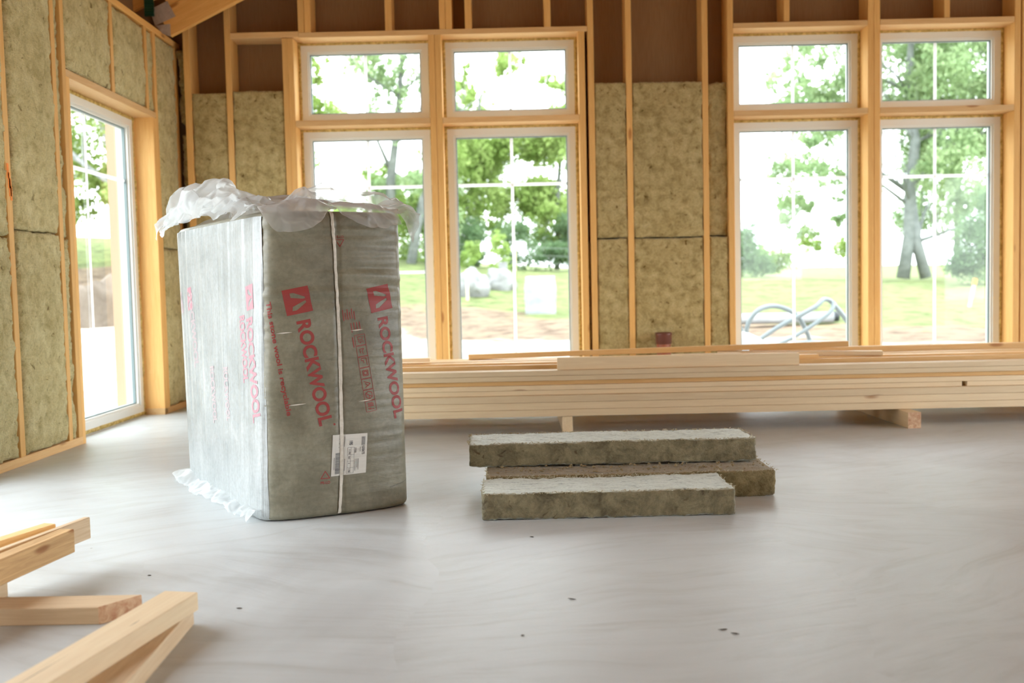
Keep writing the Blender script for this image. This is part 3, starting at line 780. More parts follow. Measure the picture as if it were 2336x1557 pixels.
for rowi in range(4): line(sp_, (-.050, -.006 + rowi * .011), (-.012 - .01 * r.random(), -.006 + rowi * .011), .0015)
line(sp_, (.005, -.008), (.045, -.008), .002)
mapped(place(sp_[0], (.329, .688), 7.8, 1, 1), sp_[1], 'printed_small_print', M['red'])
tm = ([], []); 
for i in range(16): line(tm, (.455 + i * .006, .085 + i * .0012 - .001), (.458 + i * .006, .085 + i * .0012), .0011)
mapped(tm[0], tm[1], 'printed_batch_line', M['ink'])
# shipping label
lq = [(.231, .154), (.360, .155), (.370, .308), (.240, .312)]
lb = mapped(lq, [(0, 1, 2, 3)], 'paper_label', M['paper'], off=.0022)
def lab(x, y):       # x 0..1 down the label, y 0..1 to the right
    a = [(1-x) * lq[3][i] + x * lq[0][i] for i in (0, 1)]; b = [(1-x) * lq[2][i] + x * lq[1][i] for i in (0, 1)]
    return tuple(a[i] * (1-y) + b[i] * y for i in (0, 1))
def ltext(t, x0, x1, y0_, y1_, bold=.02):
    T = text_poly(t, bold); mapped([lab(x0 + (x1-x0)*a, y0_ + (y1_-y0_)*b) for a, b in T[0]], T[1], 'label_text', M['ink'], off=.0034, sub=lb)
ltext('FLEXIBATTS', .31, .52, .85, .93, .03)
ltext('195', .17, .27, .48, .58, .03); ltext('1170', .38, .50, .47, .52); ltext('560', .54, .62, .47, .52); ltext('3', .71, .73, .47, .52); ltext('1.96', .86, .95, .47, .53)
ltext('37022', .34, .47, .645, .69)
bc = ([], []); r = random.Random(8); x = .44
while x < .955:
    w2 = r.uniform(.002, .007); k = len(bc[0]); bc[0].extend([lab(x, .10), lab(x + w2, .10), lab(x + w2, .23), lab(x, .23)]); bc[1].append((k, k+1, k+2, k+3)); x += w2 + r.uniform(.002, .005)
mapped(bc[0], bc[1], 'barcode', M['ink'], off=.0034, sub=lb); bc = ([], [])
x = .08
while x < .29:
    w2 = .006; k = len(bc[0]); bc[0].extend([lab(x, .83), lab(x + w2, .83), lab(x + w2, .94), lab(x, .94)]); bc[1].append((k, k+1, k+2, k+3)); x += .012
mapped(bc[0], bc[1], 'label_bars', M['ink'], off=.0034, sub=lb)
ll = ([], [])
for y in (.44, .535, .63): line(ll, lab(.33, y), lab(.97, y), .0004)
for x in (.33, .51, .67, .83, .97): line(ll, lab(x, .44), lab(x, .63), .0004)
for (xa, xb, y) in ((.55, .85, .07), (.62, .90, .76), (.62, .84, .72), (.05, .30, .34), (.6, .95, .33), (.6, .9, .37), (.62, .92, .67), (.1, .12, .2), (.2, .24, .2), (.3, .32, .19), (.33, .45, .80)): line(ll, lab(xa, y), lab(xb, y), .0007)
mapped(ll[0], ll[1], 'label_lines', M['ink'], off=.0034, sub=lb)
# twisted tape down the middle of the front
tpts = [(.251, 1.165), (.254, 1.102), (.259, 1.035), (.264, .902), (.268, .801), (.271, .7), (.273, .549), (.273, .413), (.273, .294), (.270, .159), (.265, .074), (.260, .010)]
m = MB(); r = random.Random(4); Q = 150
for i in range(Q + 1):
    f = i / Q * (len(tpts) - 1); a = min(int(f), len(tpts) - 2); f -= a
    u = tpts[a][0] * (1-f) + tpts[a+1][0] * f; h = tpts[a][1] * (1-f) + tpts[a+1][1] * f
    wv = .0060 + .0018 * noise.noise(Vector((i * .21, 0, 0)))
    for kk, (du, of) in enumerate(((-1, .001), (-.4, .0045), (.3, .003), (1, .0012))):
        m.v.append(tuple(psurf(u2pos(u + du * wv + .001 * noise.noise(Vector((i * .15, 3, 0)))), h, of + .004 + .002 * noise.noise(Vector((i * .5, kk, 7))))))
for i in range(Q):
    for kk in range(3): m.f.append((i*4+kk, i*4+kk+1, (i+1)*4+kk+1, (i+1)*4+kk))
m.build('tape', M['tape'], pk, True)
# short tight creases catching light
for (ua, ub, h) in ((.045, .10, .706), (.315, .365, .707), (.085, .145, .435), (.34, .39, .432)):
    m = MB()
    for i in range(13):
        t = i / 12; sw = math.sin(t * math.pi) * .0022 + .0003
        for s_ in (-1, 0, 1): m.v.append(tuple(psurf(u2pos(ua + (ub - ua) * t), h + .004 * t + s_ * sw, .001 + (.003 if s_ == 0 else 0))))
    for i in range(12):
        for kk in range(2): m.f.append((i*3+kk, (i+1)*3+kk, (i+1)*3+kk+1, i*3+kk+1))
    m.build('film_crease', M['tape'], pk, True)
# faded printing seen through the side film (distance back from the near corner)
def sideprint(txt_, s0, z0, L, cap, mat, ang=10):
    a = math.radians(ang); vs = [(s0 - x*L*math.sin(a) - y*cap*math.cos(a), z0 - x*L*math.cos(a) + y*cap*math.sin(a)) for x, y in txt_[0]]
    vs = [(max(.01, x), y) for x, y in vs]; mapped(vs, txt_[1], 'faded_print', mat, 3, .0085)
sideprint(ROCK, .150, .760, .40, .07, M['pink']); sideprint(MK, .155, .885, .095, .08, M['pink'], 8)
sideprint(ROCK, .215, .77, .26, .05, M['pink'], 8)
sideprint(ROCK, .42, .56, .22, .05, M['pink2'], 6); sideprint(ROCK, .90, .86, .33, .06, M['pink2'], 8); sideprint(ROCK, .62, .55, .24, .06, M['pink2'], 8); sideprint(MK, .93, .885, .10, .07, M['pink'], 8); sideprint(MK, 1.08, .87, .10, .05, M['pink2'], 8)

# crumpled film ----------------------------------------------------------
def cat(P_, t):
    n_ = len(P_) - 1; x = max(0, min(n_ - 1e-6, t * n_)); i = int(x); f = x - i
    p0, p1, p2, p3 = P_[max(i-1, 0)], P_[i], P_[i+1], P_[min(i+2, n_)]
    return .5 * ((2*p1) + (p2-p0)*f + (2*p0-5*p1+4*p2-p3)*f*f + (3*p1-p0-3*p2+p3)*f*f*f)
def crumple(rows, name, nu, nv, amp, seed, mat, freq=7, parent=pk):
    rows = [[Vector(p) for p in r_] for r_ in rows]; vs = []
    for j in range(nv + 1):
        v = j / nv
        for i in range(nu + 1):
            u = i / nu; cols = [cat(r_, u) for r_ in rows]; p = cat(cols, v)
            q = p * freq + Vector((seed * 5.1, seed, 0)); am = amp * (.35 + .65 * min(1, v * 2.5))
            d = Vector([1 - 2 * abs(noise.noise(q * .8 + Vector((k_ * 9, 0, 0)))) for k_ in range(3)]) - Vector((.65, .65, .65))
            d += .42 * (Vector([1 - 2 * abs(noise.noise(q * 2.3 + Vector((k_ * 7, 3, 0)))) for k_ in range(3)]) - Vector((.65, .65, .65)))
            d += .10 * (Vector([1 - 2 * abs(noise.noise(q * 5.1 + Vector((k_ * 7, 3, 4)))) for k_ in range(3)]) - Vector((.65, .65, .65)))
            vs.append(tuple(p + d * am))
    w_ = nu + 1
    return MB().add(vs, [(j*w_+i, j*w_+i+1, (j+1)*w_+i+1, (j+1)*w_+i) for j in range(nv) for i in range(nu)]).build(name, mat, parent, True)
# puffed film over the long left edge
crumple([[(-1.35, 4.62, 1.19), (-1.22, 4.35, 1.19), (-1.05, 4.05, 1.19), (-.86, 3.80, 1.18)],
         [(-1.48, 4.60, 1.30), (-1.30, 4.30, 1.37), (-1.10, 4.05, 1.30), (-.93, 3.80, 1.20)],
         [(-1.60, 4.58, 1.27), (-1.44, 4.32, 1.34), (-1.20, 4.00, 1.25), (-.98, 3.68, 1.19)],
         [(-1.66, 4.53, 1.15), (-1.50, 4.28, 1.17), (-1.26, 3.95, 1.165), (-.98, 3.60, 1.155)]], 'loose_film', 120, 80, .050, 1, M['film_thick'], 4.2)
crumple([[(-1.60, 4.52, 1.19), (-1.46, 4.30, 1.20), (-1.28, 4.08, 1.22), (-1.05, 3.80, 1.19)],
         [(-1.61, 4.50, 1.26), (-1.45, 4.26, 1.31), (-1.25, 4.02, 1.28), (-1.02, 3.76, 1.20)],
         [(-1.66, 4.50, 1.11), (-1.47, 4.25, 1.21), (-1.25, 3.98, 1.19), (-.99, 3.66, 1.17)]], 'loose_film', 110, 60, .045, 2, M['film_thick'], 4.5)
# clear film folded over the top
crumple([[(-1.50, 4.56, 1.19), (-1.30, 4.70, 1.20), (-1.08, 4.78, 1.21)],
         [(-1.20, 4.20, 1.26), (-1.00, 4.28, 1.29), (-.78, 4.36, 1.28)],
         [(-.95, 3.72, 1.18), (-.72, 3.85, 1.215), (-.47, 3.92, 1.20)]], 'loose_film', 90, 70, .034, 3, M['film'], 3.5)
# loose lap hanging down the front, two scallops
crumple([[(-.98, 3.72, 1.18), (-.88, 3.74, 1.20), (-.76, 3.80, 1.20), (-.69, 3.84, 1.19)],
         [(-.96, 3.60, 1.19), (-.87, 3.61, 1.20), (-.76, 3.67, 1.20), (-.69, 3.72, 1.18)],
         [(-.93, 3.54, 1.165), (-.865, 3.525, 1.085), (-.755, 3.585, 1.095), (-.695, 3.65, 1.155)]], 'loose_film', 80, 50, .020, 4, M['film'], 5)
crumple([[(-.72, 3.80, 1.20), (-.62, 3.86, 1.19), (-.53, 3.90, 1.18), (-.46, 3.93, 1.17)],
         [(-.70, 3.70, 1.19), (-.60, 3.73, 1.195), (-.53, 3.78, 1.19), (-.45, 3.83, 1.18)],
         [(-.68, 3.65, 1.175), (-.60, 3.67, 1.115), (-.53, 3.71, 1.105), (-.44, 3.79, 1.13)]], 'loose_film', 80, 44, .020, 5, M['film'], 5)
# standing crest along the top and the flap at the right corner
crumple([[(-.88, 3.86, 1.19), (-.80, 3.92, 1.20), (-.72, 4.00, 1.20), (-.60, 4.12, 1.20), (-.50, 4.05, 1.19)],
         [(-.86, 3.88, 1.25), (-.79, 3.95, 1.29), (-.72, 4.00, 1.27), (-.60, 4.13, 1.27), (-.47, 4.02, 1.22)],
         [(-.90, 3.84, 1.22), (-.76, 3.92, 1.30), (-.73, 3.94, 1.23), (-.58, 4.06, 1.26), (-.44, 3.98, 1.20)]], 'loose_film', 110, 40, .022, 6, M['film_thick'], 5)
crumple([[(-.95, 3.86, 1.18), (-.86, 3.88, 1.19), (-.76, 3.92, 1.19)], [(-.93, 3.84, 1.22), (-.85, 3.87, 1.27), (-.76, 3.90, 1.25)], [(-.90, 3.80, 1.19), (-.83, 3.82, 1.25), (-.75, 3.86, 1.20)]], 'loose_film', 60, 36, .022, 9, M['film'], 8)
crumple([[(-.60, 4.00, 1.20), (-.52, 3.92, 1.19), (-.47, 3.84, 1.16)],
         [(-.50, 4.05, 1.24), (-.43, 3.93, 1.20), (-.43, 3.84, 1.14)],
         [(-.39, 3.94, 1.16), (-.375, 3.88, 1.12), (-.385, 3.82, 1.04)]], 'loose_film', 60, 60, .022, 7, M['film_thick'], 5.5)
# film gathered on the floor along the left foot
crumple([[(-1.57, 4.57, .05), (-1.35, 4.20, .05), (-1.15, 3.88, .05), (-.97, 3.60, .05)],
         [(-1.62, 4.54, .03), (-1.40, 4.16, .025), (-1.19, 3.85, .022), (-1.00, 3.57, .04)],
         [(-1.66, 4.55, .012), (-1.45, 4.20, .010), (-1.20, 3.84, .008), (-1.03, 3.575, .012)]], 'foot_film', 150, 24, .016, 8, M['film_thick'], 9)

# ------------------------------------------------------------------ lumber stack by the back wall
def lum(p0, p1, wd, ht, mat, label, cat_='board', **kw):
    nm = kw.pop('nm', 'timber_board'); o = board(nm, p0, p1, wd, ht, M[mat], **kw); tag(o, label, cat_); return o
FY = 5.67
def row(y, z0, z1, x0, x1, dp, mat, label, yaw=0, z1b=None):
    return lum((x0, y + dp/2, (z0+z1)/2), (x1, y + dp/2 + yaw, (z0+z1)/2), dp, z1 - z0 - .0006, mat, label, ch=.0018)
row(FY, .0955, .137, -1.25, 4.6, .12, 'lumber', 'lowest front board of the long timber stack under the windows')
row(FY + .001, .1375, .1795, -1.30, 4.55, .12, 'lumber', 'second board up on the front of the long timber stack')
row(FY - .001, .180, .222, -1.22, 4.6, .12, 'lumber', 'third board up on the front of the long timber stack, top of its protruding part')
row(FY + .012, .2225, .2520, -1.28, 2.62, .12, 'lumber', 'fourth board up on the stack front, ending at a dark slot on the right')
row(FY + .010, .2225, .2520, 2.65, 4.6, .12, 'lumber', 'short fourth-layer board right of the dark slot in the stack front')
row(FY + .008, .2525, .2815, -1.28, 4.6, .12, 'lumber', 'fifth board up on the stack front, right below the amber one')
row(FY + .022, .2820, .3070, -1.30, 4.6, .12, 'lumber_o', 'recessed amber-coloured board halfway up the stack front')
row(FY + .004, .3075, .3375, -1.25, 4.6, .12, 'lumber', 'second board from the top of the stack front, above the amber one')
row(FY + .003, .3380, .3680, -1.25, 4.6, .12, 'lumber', 'uppermost long board of the stack front, partly under the short wide board')
lum((.235, FY + .045, .4045), (1.665, FY + .040, .4045), .034, .072, 'lumber', 'short wide pale board standing on edge on top of the stack front')
row(FY + .148, .095, .392, -1.2, 4.6, .045, 'lumber_o', 'first long board behind the stack front, only its top showing')
row(FY + .30, .095, .395, -1.2, 4.6, .12, 'lumber_o', 'amber board lying second behind the stack front')
row(FY + .56, .095, .388, -1.2, 4.6, .12, 'lumber_o', 'amber board lying near the middle of the stack depth')
row(FY + .86, .095, .375, -1.15, 4.6, .14, 'lumber_o', 'rearmost long board of the stack, closest to the windows')
lum((-1.1, FY + .42, .4185), (-.55, FY + .42, .4185), .095, .022, 'lumber', 'short light board end showing right beside the pack on the stack')
lum((-.33, FY + .95, .3925), (2.09, FY + .42, .4625), .060, .034, 'lumber_o', 'long slanting board crossing the top of the stack, its right end before the window')
lum((1.30, FY + .58, .4085), (2.26, FY + .30, .4085), .09, .026, 'lumber', 'short board poking out right under the slanting board')
lum((1.45, FY + .205, .3985), (1.83, FY + .205, .3985), .05, .036, 'lumber_o', 'stubby amber block beside the right end of the short wide board', nm='timber_block')
lum((1.55, FY + .72, .405), (4.5, FY + .80, .405), .09, .036, 'lumber_o', 'long board on the right half of the stack, before the right windows')
lum((.96, FY + .30, .412), (1.38, FY + .30, .412), .07, .030, 'lumber', 'short piece just behind the wide short board, its pale top showing', nm='timber_block')
lum((.288, 5.68, .0465), (.288, 6.72, .0465), .062, .093, 'lumber', 'upright bearer under the middle of the timber stack', 'bearer', nm='bearer')
lum((2.283, 5.54, .0465), (2.275, 6.75, .0465), .075, .093, 'lumber', 'thick bearer with red-marked end under the right of the timber stack', 'bearer', nm='bearer', endmat=M['endgrain_red'])
lum((-.95, 5.75, .0465), (-.95, 6.70, .0465), .062, .093, 'lumber', 'bearer under the left end of the timber stack, behind the pack', 'bearer', nm='bearer')
lum((4.25, 5.70, .0465), (4.25, 6.70, .0465), .062, .093, 'lumber', 'bearer beyond the right picture edge under the timber stack', 'bearer', nm='bearer')

# drain pipe
dp = tag(empty('drain_pipe', (1.11, 7.30, 0)), 'red-brown plastic drain pipe stub rising from the floor before the back wall', 'pipe')
MB().tube([(1.11, 7.30, 0), (1.11, 7.30, .43)], .054, 28).build('pipe', M['pipe'], dp, False)
m = MB()
prof = [(.054, .41), (.061, .415), (.061, .475), (.0645, .48), (.0645, .495), (.058, .498), (.058, .43)]
n_ = 32
for r_, z in prof:
    for k in range(n_): m.v.append((1.11 + r_ * math.cos(2*math.pi*k/n_), 7.30 + r_ * math.sin(2*math.pi*k/n_), z))
for i in range(len(prof) - 1):
    for k in range(n_): m.f.append((i*n_+k, i*n_+(k+1) % n_, (i+1)*n_+(k+1) % n_, (i+1)*n_+k))
m.build('socket', M['pipe_dark'], dp, True)

# ------------------------------------------------------------------ offcuts bottom left
O = 'timber_offcut'
# trestle-like pile raised on a block
lum((-1.555, 2.62, .0475), (-1.512, 2.75, .0475), .045, .095, 'offcut', 'timber block on the floor carrying the raised offcuts at the left edge', 'offcut', nm='timber_block')
lum((-1.452, 2.30, .130), (-1.368, 2.862, .130), .047, .070, 'stained', 'nearest raised offcut at the left edge, with stains and a knot on its side', 'offcut', nm=O)
lum((-1.54, 2.25, .130), (-1.378, 3.02, .130), .022, .068, 'offcut', 'thin raised board poking out farthest right between the two raised offcuts', 'offcut', nm=O)
lum((-1.64, 2.40, .140), (-1.462, 2.95, .140), .045, .045, 'lumber_o', 'rear raised offcut at the left edge, slightly shorter', 'offcut', nm=O)
lum((-1.85, 2.56, .112) if False else (-1.95, 2.545, .0235), (-1.078, 2.537, .0235), .100, .047, 'offcut', 'offcut lying level from the left edge with a reddish slanted sawn end', 'offcut', nm=O, endmat=M['endgrain_red'], slant1=.75)
pale_cut = lum((-.885, 2.455, .0705), (-1.045, 1.62, .0705), .094, .047, 'lumber', 'upper pale offcut with a split on top, crossing over two others', 'offcut', nm=O)
lum((-.905, 2.470, .0232), (-.868, 1.62, .0232), .090, .046, 'offcut', 'lower offcut on the floor under the pale split one', 'offcut', nm=O)

for (xa, xb, yy, w2) in ((-.24, .00, -.012, .0009), (.165, .215, .018, .0011)):
    m = MB(); zt = .0237
    m.add([(-xa, yy, zt), (-(xa+xb)/2, yy - w2, zt), (-xb, yy, zt), (-(xa+xb)/2, yy + w2, zt)], [(0, 1, 2, 3)])
    sp2 = m.build('split', M['chip']); sp2.parent = pale_cut
# debris
for i, (x, y, s_, lb) in enumerate(((-.777, 2.592, .010, 'dark chip on the floor right of the pale offcuts'), (.136, 2.612, .016, 'curled dark sliver on the open floor in front of the strips'), (.496, 2.354, .015, 'left of two thin dark slivers low on the floor'), (.520, 2.325, .013, 'right of two thin dark slivers low on the floor'), (.036, 3.284, .010, 'small dark chip just before the front wool strip'), (-1.148, 2.919, .008, 'small dark chip between the raised offcuts and the pack'), (-.002, 2.342, .006, 'tiny chip low at the middle of the floor'))):
    r = random.Random(i); m = MB(); a = r.uniform(-.6, .2)
    pts = [(x + .8 * s_ * t * math.cos(a), y + .8 * s_ * t * math.sin(a) + .3 * s_ * (t * t), .0012 + .001 * (1 - t * t)) for t in (-1, -.4, .3, 1)]
    m.tube(pts, [.0004, .0015, .0018, .0004], 6); tag(m.build('floor_chip', M['chip']), lb, 'chip', None)

# ------------------------------------------------------------------ outdoors
def gz(x, y):
    A = 1.75 + (-.055 * x if x > 0 else -.10 * x)
    A = max(.9, min(3.6, A))
    t = max(0, min(1, (y - 17) / 25)); s = t * t * (3 - 2 * t)
    t2 = max(0, (y - 42) / 60)
    zz = -.10 + A * s + t2 * 1.5 + .10 * noise.noise(Vector((x * .25, y * .25, 0))) * min(1, max(0, (y - 11) / 6)) + .05 * noise.noise(Vector((x * .9, y * .9, 3))) * min(1, max(0, (y - 11) / 6))
    if x < -3: zz += .5 * math.exp(-((y - 16) / 2.5) ** 2) * min(1, (-3 - x) / 2)
    return zz
m = MB(); xs = list(np.arange(-60, 61, 1.0)); ys = list(np.arange(7.6, 40, .6)) + list(np.arange(40, 110, 3.0)); ysn = [-25, -12, -6, 0, 4]
# ground sheet (goes round the house; lies just below the slab)
ys = [-30, -20, -10, -4, 0, 4] + ys
for y in ys:
    for x in xs: m.v.append((x, y, gz(x, y) if y > 7 else -.16))
w_ = len(xs)
for j in range(len(ys) - 1):
    for i in range(w_ - 1): m.f.append((j*w_+i, j*w_+i+1, (j+1)*w_+i+1, (j+1)*w_+i))
def mat_ground():
    mt, n, out = newmat('garden_ground'); b = prin(n, out, .95, .1)
    tc = n.nodes.new('ShaderNodeTexCoord'); sp = n.nodes.new('ShaderNodeSeparateXYZ'); n.links.new(tc.outputs['Object'], sp.inputs[0])
    nz = noisetex(n, tc.outputs['Object'], .35, 5, .65, .4); nf = noisetex(n, tc.outputs['Object'], 2.2, 5, .65, .4)
    # distance zones: gravel apron, bare soil, grass; the borders wander and come nearer on the right
    a = N(n, 'ShaderNodeMath', operation='MULTIPLY_ADD'); a.inputs[1].default_value = 12.0; n.links.new(nz.outputs['Fac'], a.inputs[0]); n.links.new(sp.outputs[1], a.inputs[2])
    ax = N(n, 'ShaderNodeMath', operation='MULTIPLY'); ax.inputs[1].default_value = .55; n.links.new(sp.outputs[0], ax.inputs[0])
    s_ = N(n, 'ShaderNodeMath', operation='ADD'); n.links.new(a.outputs[0], s_.inputs[0]); n.links.new(ax.outputs[0], s_.inputs[1])
    mr = N(n, 'ShaderNodeMapRange'); mr.inputs[1].default_value = 6; mr.inputs[2].default_value = 46; n.links.new(s_.outputs[0], mr.inputs[0])
    zone = ramp(n, mr.outputs[0], [(.44, (.42, .39, .35)), (.47, (.165, .12, .088)), (.58, (.19, .14, .10)), (.61, (.14, .175, .07)), (.9, (.165, .20, .085))])
    v = ramp(n, nf.outputs['Fac'], [(.35, (.55, .52, .50)), (.5, (1, 1, 1)), (.65, (1.3, 1.28, 1.15))])
    n.links.new(mixc(n, 1.0, zone.outputs[0], v.outputs[0], 'MULTIPLY'), b.inputs['Base Color'])
    bump(n, b, nf.outputs['Fac'], .6, .1); return mt
gr = m.build('ground', mat_ground(), None, True); struct(gr)

def mat_leaf(name, c0, c1):
    mt, n, out = newmat(name)
    co = coords(n); t = noisetex(n, co.outputs[0], .9, 3)
    c = ramp(n, t.outputs['Fac'], [(.35, c0), (.65, c1)])
    d = n.nodes.new('ShaderNodeBsdfDiffuse'); tl = n.nodes.new('ShaderNodeBsdfTranslucent'); mx = n.nodes.new('ShaderNodeMixShader'); mx.inputs[0].default_value = .45
    for q in (d, tl): n.links.new(c.outputs[0], q.inputs[0])
    n.links.new(d.outputs[0], mx.inputs[1]); n.links.new(tl.outputs[0], mx.inputs[2]); n.links.new(mx.outputs[0], out.inputs[0]); return mt
M['leafA'] = mat_leaf('spring_leaves', (.25, .36, .10), (.42, .53, .20))
M['leafB'] = mat_leaf('birch_leaves', (.25, .36, .18), (.40, .50, .28))
M['leafD'] = mat_leaf('juniper_needles', (.12, .20, .10), (.22, .32, .17))
M['bark'] = mat_noise('grey_bark', (.09, .10, .09), (.17, .18, .165), 3)
M['barklight'] = mat_noise('pale_grey_bark', (.15, .165, .16), (.25, .265, .26), 3)
M['birchbark'] = mat_noise('birch_bark', (.16, .17, .17), (.32, .33, .33), 3)
M['rock'] = mat_noise('pale_granite', (.17, .17, .17), (.33, .33, .325), 2.5, .85, 6)
M['rock_b'] = mat_noise('earthy_rock', (.08, .06, .045), (.20, .165, .135), 1.5, .9, 6)
M['bagwhite'] = mat_noise('white_woven_bag', (.27, .285, .30), (.37, .38, .39), 4, .7)
M['black'] = flat('black_plastic', (.03, .035, .04), .4, .4)
M['greyhose'] = flat('grey_hose', (.16, .19, .20), .4, .4)
M['stakewood'] = flat('stake_wood', (.72, .60, .42), .8)
M['fence'] = flat('fence_wire', (.25, .28, .26), .5)

def leaves(name, clumps, n_, size, mat, parent, seed, droop=0.0):
    rg = np.random.default_rng(seed)
    vol = np.array([c[3] ** 2 * (c[4] if len(c) > 4 else 1) for c in clumps]); cnt = np.maximum(8, (vol / vol.sum() * n_).astype(int))
    P_ = []
    for c, k in zip(clumps, cnt):
        d = rg.normal(size=(k, 3)); d /= np.linalg.norm(d, axis=1)[:, None]; rr = rg.random(k) ** .45
        sub = rg.normal(size=(max(3, k // 26), 3)); sub /= np.linalg.norm(sub, axis=1)[:, None]; sub *= rg.random(len(sub))[:, None] ** .5
        pick = sub[rg.integers(0, len(sub), k)]
        q = pick * .85 + d * rr[:, None] * .30
        q[:, 2] *= (c[5] if len(c) > 5 else .8); q[:, 2] -= droop * rg.random(k)
        P_.append(np.array(c[:3]) + q * c[3])
    P_ = np.concatenate(P_); k = len(P_)
    a = rg.normal(size=(k, 3)); a[:, 2] -= droop * 2; a /= np.linalg.norm(a, axis=1)[:, None]; b = rg.normal(size=(k, 3)); b -= a * (a * b).sum(1)[:, None]; b /= np.linalg.norm(b, axis=1)[:, None]
    s_ = size * rg.uniform(.6, 1.4, k)[:, None]
    V_ = np.stack([P_ - a*s_, P_ + b*s_*.5, P_ + a*s_, P_ - b*s_*.5], 1).reshape(-1, 3)
    me = bpy.data.meshes.new(name); me.vertices.add(4*k); me.vertices.foreach_set('co', V_.ravel()); me.loops.add(4*k); me.loops.foreach_set('vertex_index', np.arange(4*k, dtype=np.int32))
    me.polygons.add(k); me.polygons.foreach_set('loop_start', np.arange(0, 4*k, 4, dtype=np.int32)); me.update(); me.validate(); me.materials.append(mat)
    o = bpy.data.objects.new(name, me); COL.objects.link(o)
    if parent: attach(o, parent)
    return o
def branchy(m, p, d, L, r_, depth, rg, bend=.25):
    pts = [p]; q = Vector(p); dd = Vector(d).normalized(); n_ = 5; rad = [r_]
    for i in range(n_):
        dd = (dd + Vector((rg.uniform(-bend, bend), rg.uniform(-bend, bend), rg.uniform(-bend*.4, bend*.5)))).normalized(); q = q + dd * L / n_; pts.append(q.copy()); rad.append(r_ * (1 - .6 * (i+1) / n_))
    m.tube(pts, rad, 6 if depth > 1 else 4)
    if depth > 0:
        for k in range(3 if depth > 1 else 3):
            i = rg.randint(2, n_); sd = (dd + Vector((rg.uniform(-1, 1), rg.uniform(-.8, .8), rg.uniform(-.2, .8)))).normalized()
            branchy(m, pts[i], sd, L * rg.uniform(.45, .7), rad[i] * .55, depth - 1, rg, bend)
def tree(name, base, stems, clumps, n_, size, lm, bark, label, cat_='tree', seed=1, droop=0.0, group=None):
    """base (x,y); stems: list of trunk polylines [(x,y,z,r)...]; every stem branches at its top"""
    z0 = gz(*base); t = tag(empty(name, (base[0], base[1], z0)), label, cat_, group); rg = random.Random(seed)
    if stems:
        m = MB()
        for st_ in stems:
            m.tube([s_[:3] for s_ in st_], [s_[3] for s_ in st_], 10)
            for s_ in st_[len(st_)//2:]:
                for _ in range(2):
                    branchy(m, Vector(s_[:3]), Vector((rg.uniform(-1, 1), rg.uniform(-.6, .6), rg.uniform(.2, 1))), rg.uniform(1.6, 3.2), s_[3] * .45, 2, rg)
        m.build('trunk', M[bark], t, True)
    leaves('crown', clumps, n_, size, M[lm], t, seed, droop)
    return t
def cl(x0, x1, z0, z1, y, n_, r0, r1, seed, ydep=2.5, zs=.8):
    rg = random.Random(seed); return [(rg.uniform(x0, x1), y + rg.uniform(-ydep, ydep), rg.uniform(z0, z1), rg.uniform(r0, r1), 1, zs) for _ in range(n_)]
# big forked birch in the right windows
tree('birch_tree', (16.35, 40), [[(16.0, 40, .9, .27), (16.25, 40, 2.6, .24), (16.30, 40, 4.4, .24), (16.5, 40, 6.5, .2), (16.2, 40, 8.6, .16), (16.4, 40, 11.5, .1)],
      [(16.95, 40, .9, .24), (16.55, 40, 2.4, .22), (16.32, 40, 4.0, .22)], [(16.3, 40, 4.6, .14), (17.6, 39.6, 6.2, .1), (18.8, 39.5, 8.5, .07)], [(16.3, 40, 4.4, .12), (14.9, 39.8, 5.3, .09), (13.5, 39.5, 6.6, .06)], [(16.1, 40, 4.0, .08), (14.8, 40, 5.0, .06), (13.9, 40, 5.6, .04)]],
     cl(12.0, 20.5, 5.8, 13.5, 40, 48, 1.0, 1.8, 3) + cl(10.9, 14, 4.0, 9.8, 40, 20, .6, 1.2, 4) + cl(17.0, 20.5, 4.0, 8, 40, 10, .7, 1.2, 5) + cl(11.6, 14.8, 2.4, 4.8, 41, 10, .4, .8, 6), 62000, .095, 'leafB', 'barklight', 'large forked birch with a fresh green crown filling the right windows', seed=2, droop=.25)
tree('juniper_tree', (9.2, 38), [], [(9.0, 38, gz(9, 38) + .8, 1.0, 1, 1.0), (9.2, 38.2, gz(9, 38) + 1.6, .75, 1, 1), (8.6, 38, gz(9, 38) + 1.1, .9, 1, 1), (9.7, 38, gz(9, 38) + .4, .7, 1, .7)], 9000, .05, 'leafD', 'bark', 'dark conical juniper at the left of the right windows', 'conifer', seed=5)
tree('juniper_tree', (16.2, 34), [], [(16.2, 34, 1.6, 1.1, 1, 1.0), (16.3, 34.2, 2.6, .9, 1, 1), (15.6, 34, 1.4, .7, 1, .8), (16.6, 34, 3.5, .6, 1, 1.1), (17.0, 34, 2.0, 1.0, 1, 1.1)], 13000, .05, 'leafD', 'bark', 'dark dense juniper seen at the far right of the right windows', 'conifer', seed=6)
tree('birch_tree', (20.5, 44), [[(20, 44, 1, .15), (20.1, 44, 5, .12), (20.3, 44, 9, .07)]], cl(18.0, 22, 3, 12, 44, 18, .9, 1.6, 8), 14000, .085, 'leafB', 'bark', 'slender birch behind the far right juniper', seed=9, droop=.3)
tree('low_shrub', (14.0, 44), [], cl(11.5, 17, 1.6, 3.0, 45, 8, .5, .9, 12), 5000, .08, 'leafA', 'bark', 'loose yellow-green shrubbery behind the foot of the forked birch', 'shrub', seed=12)
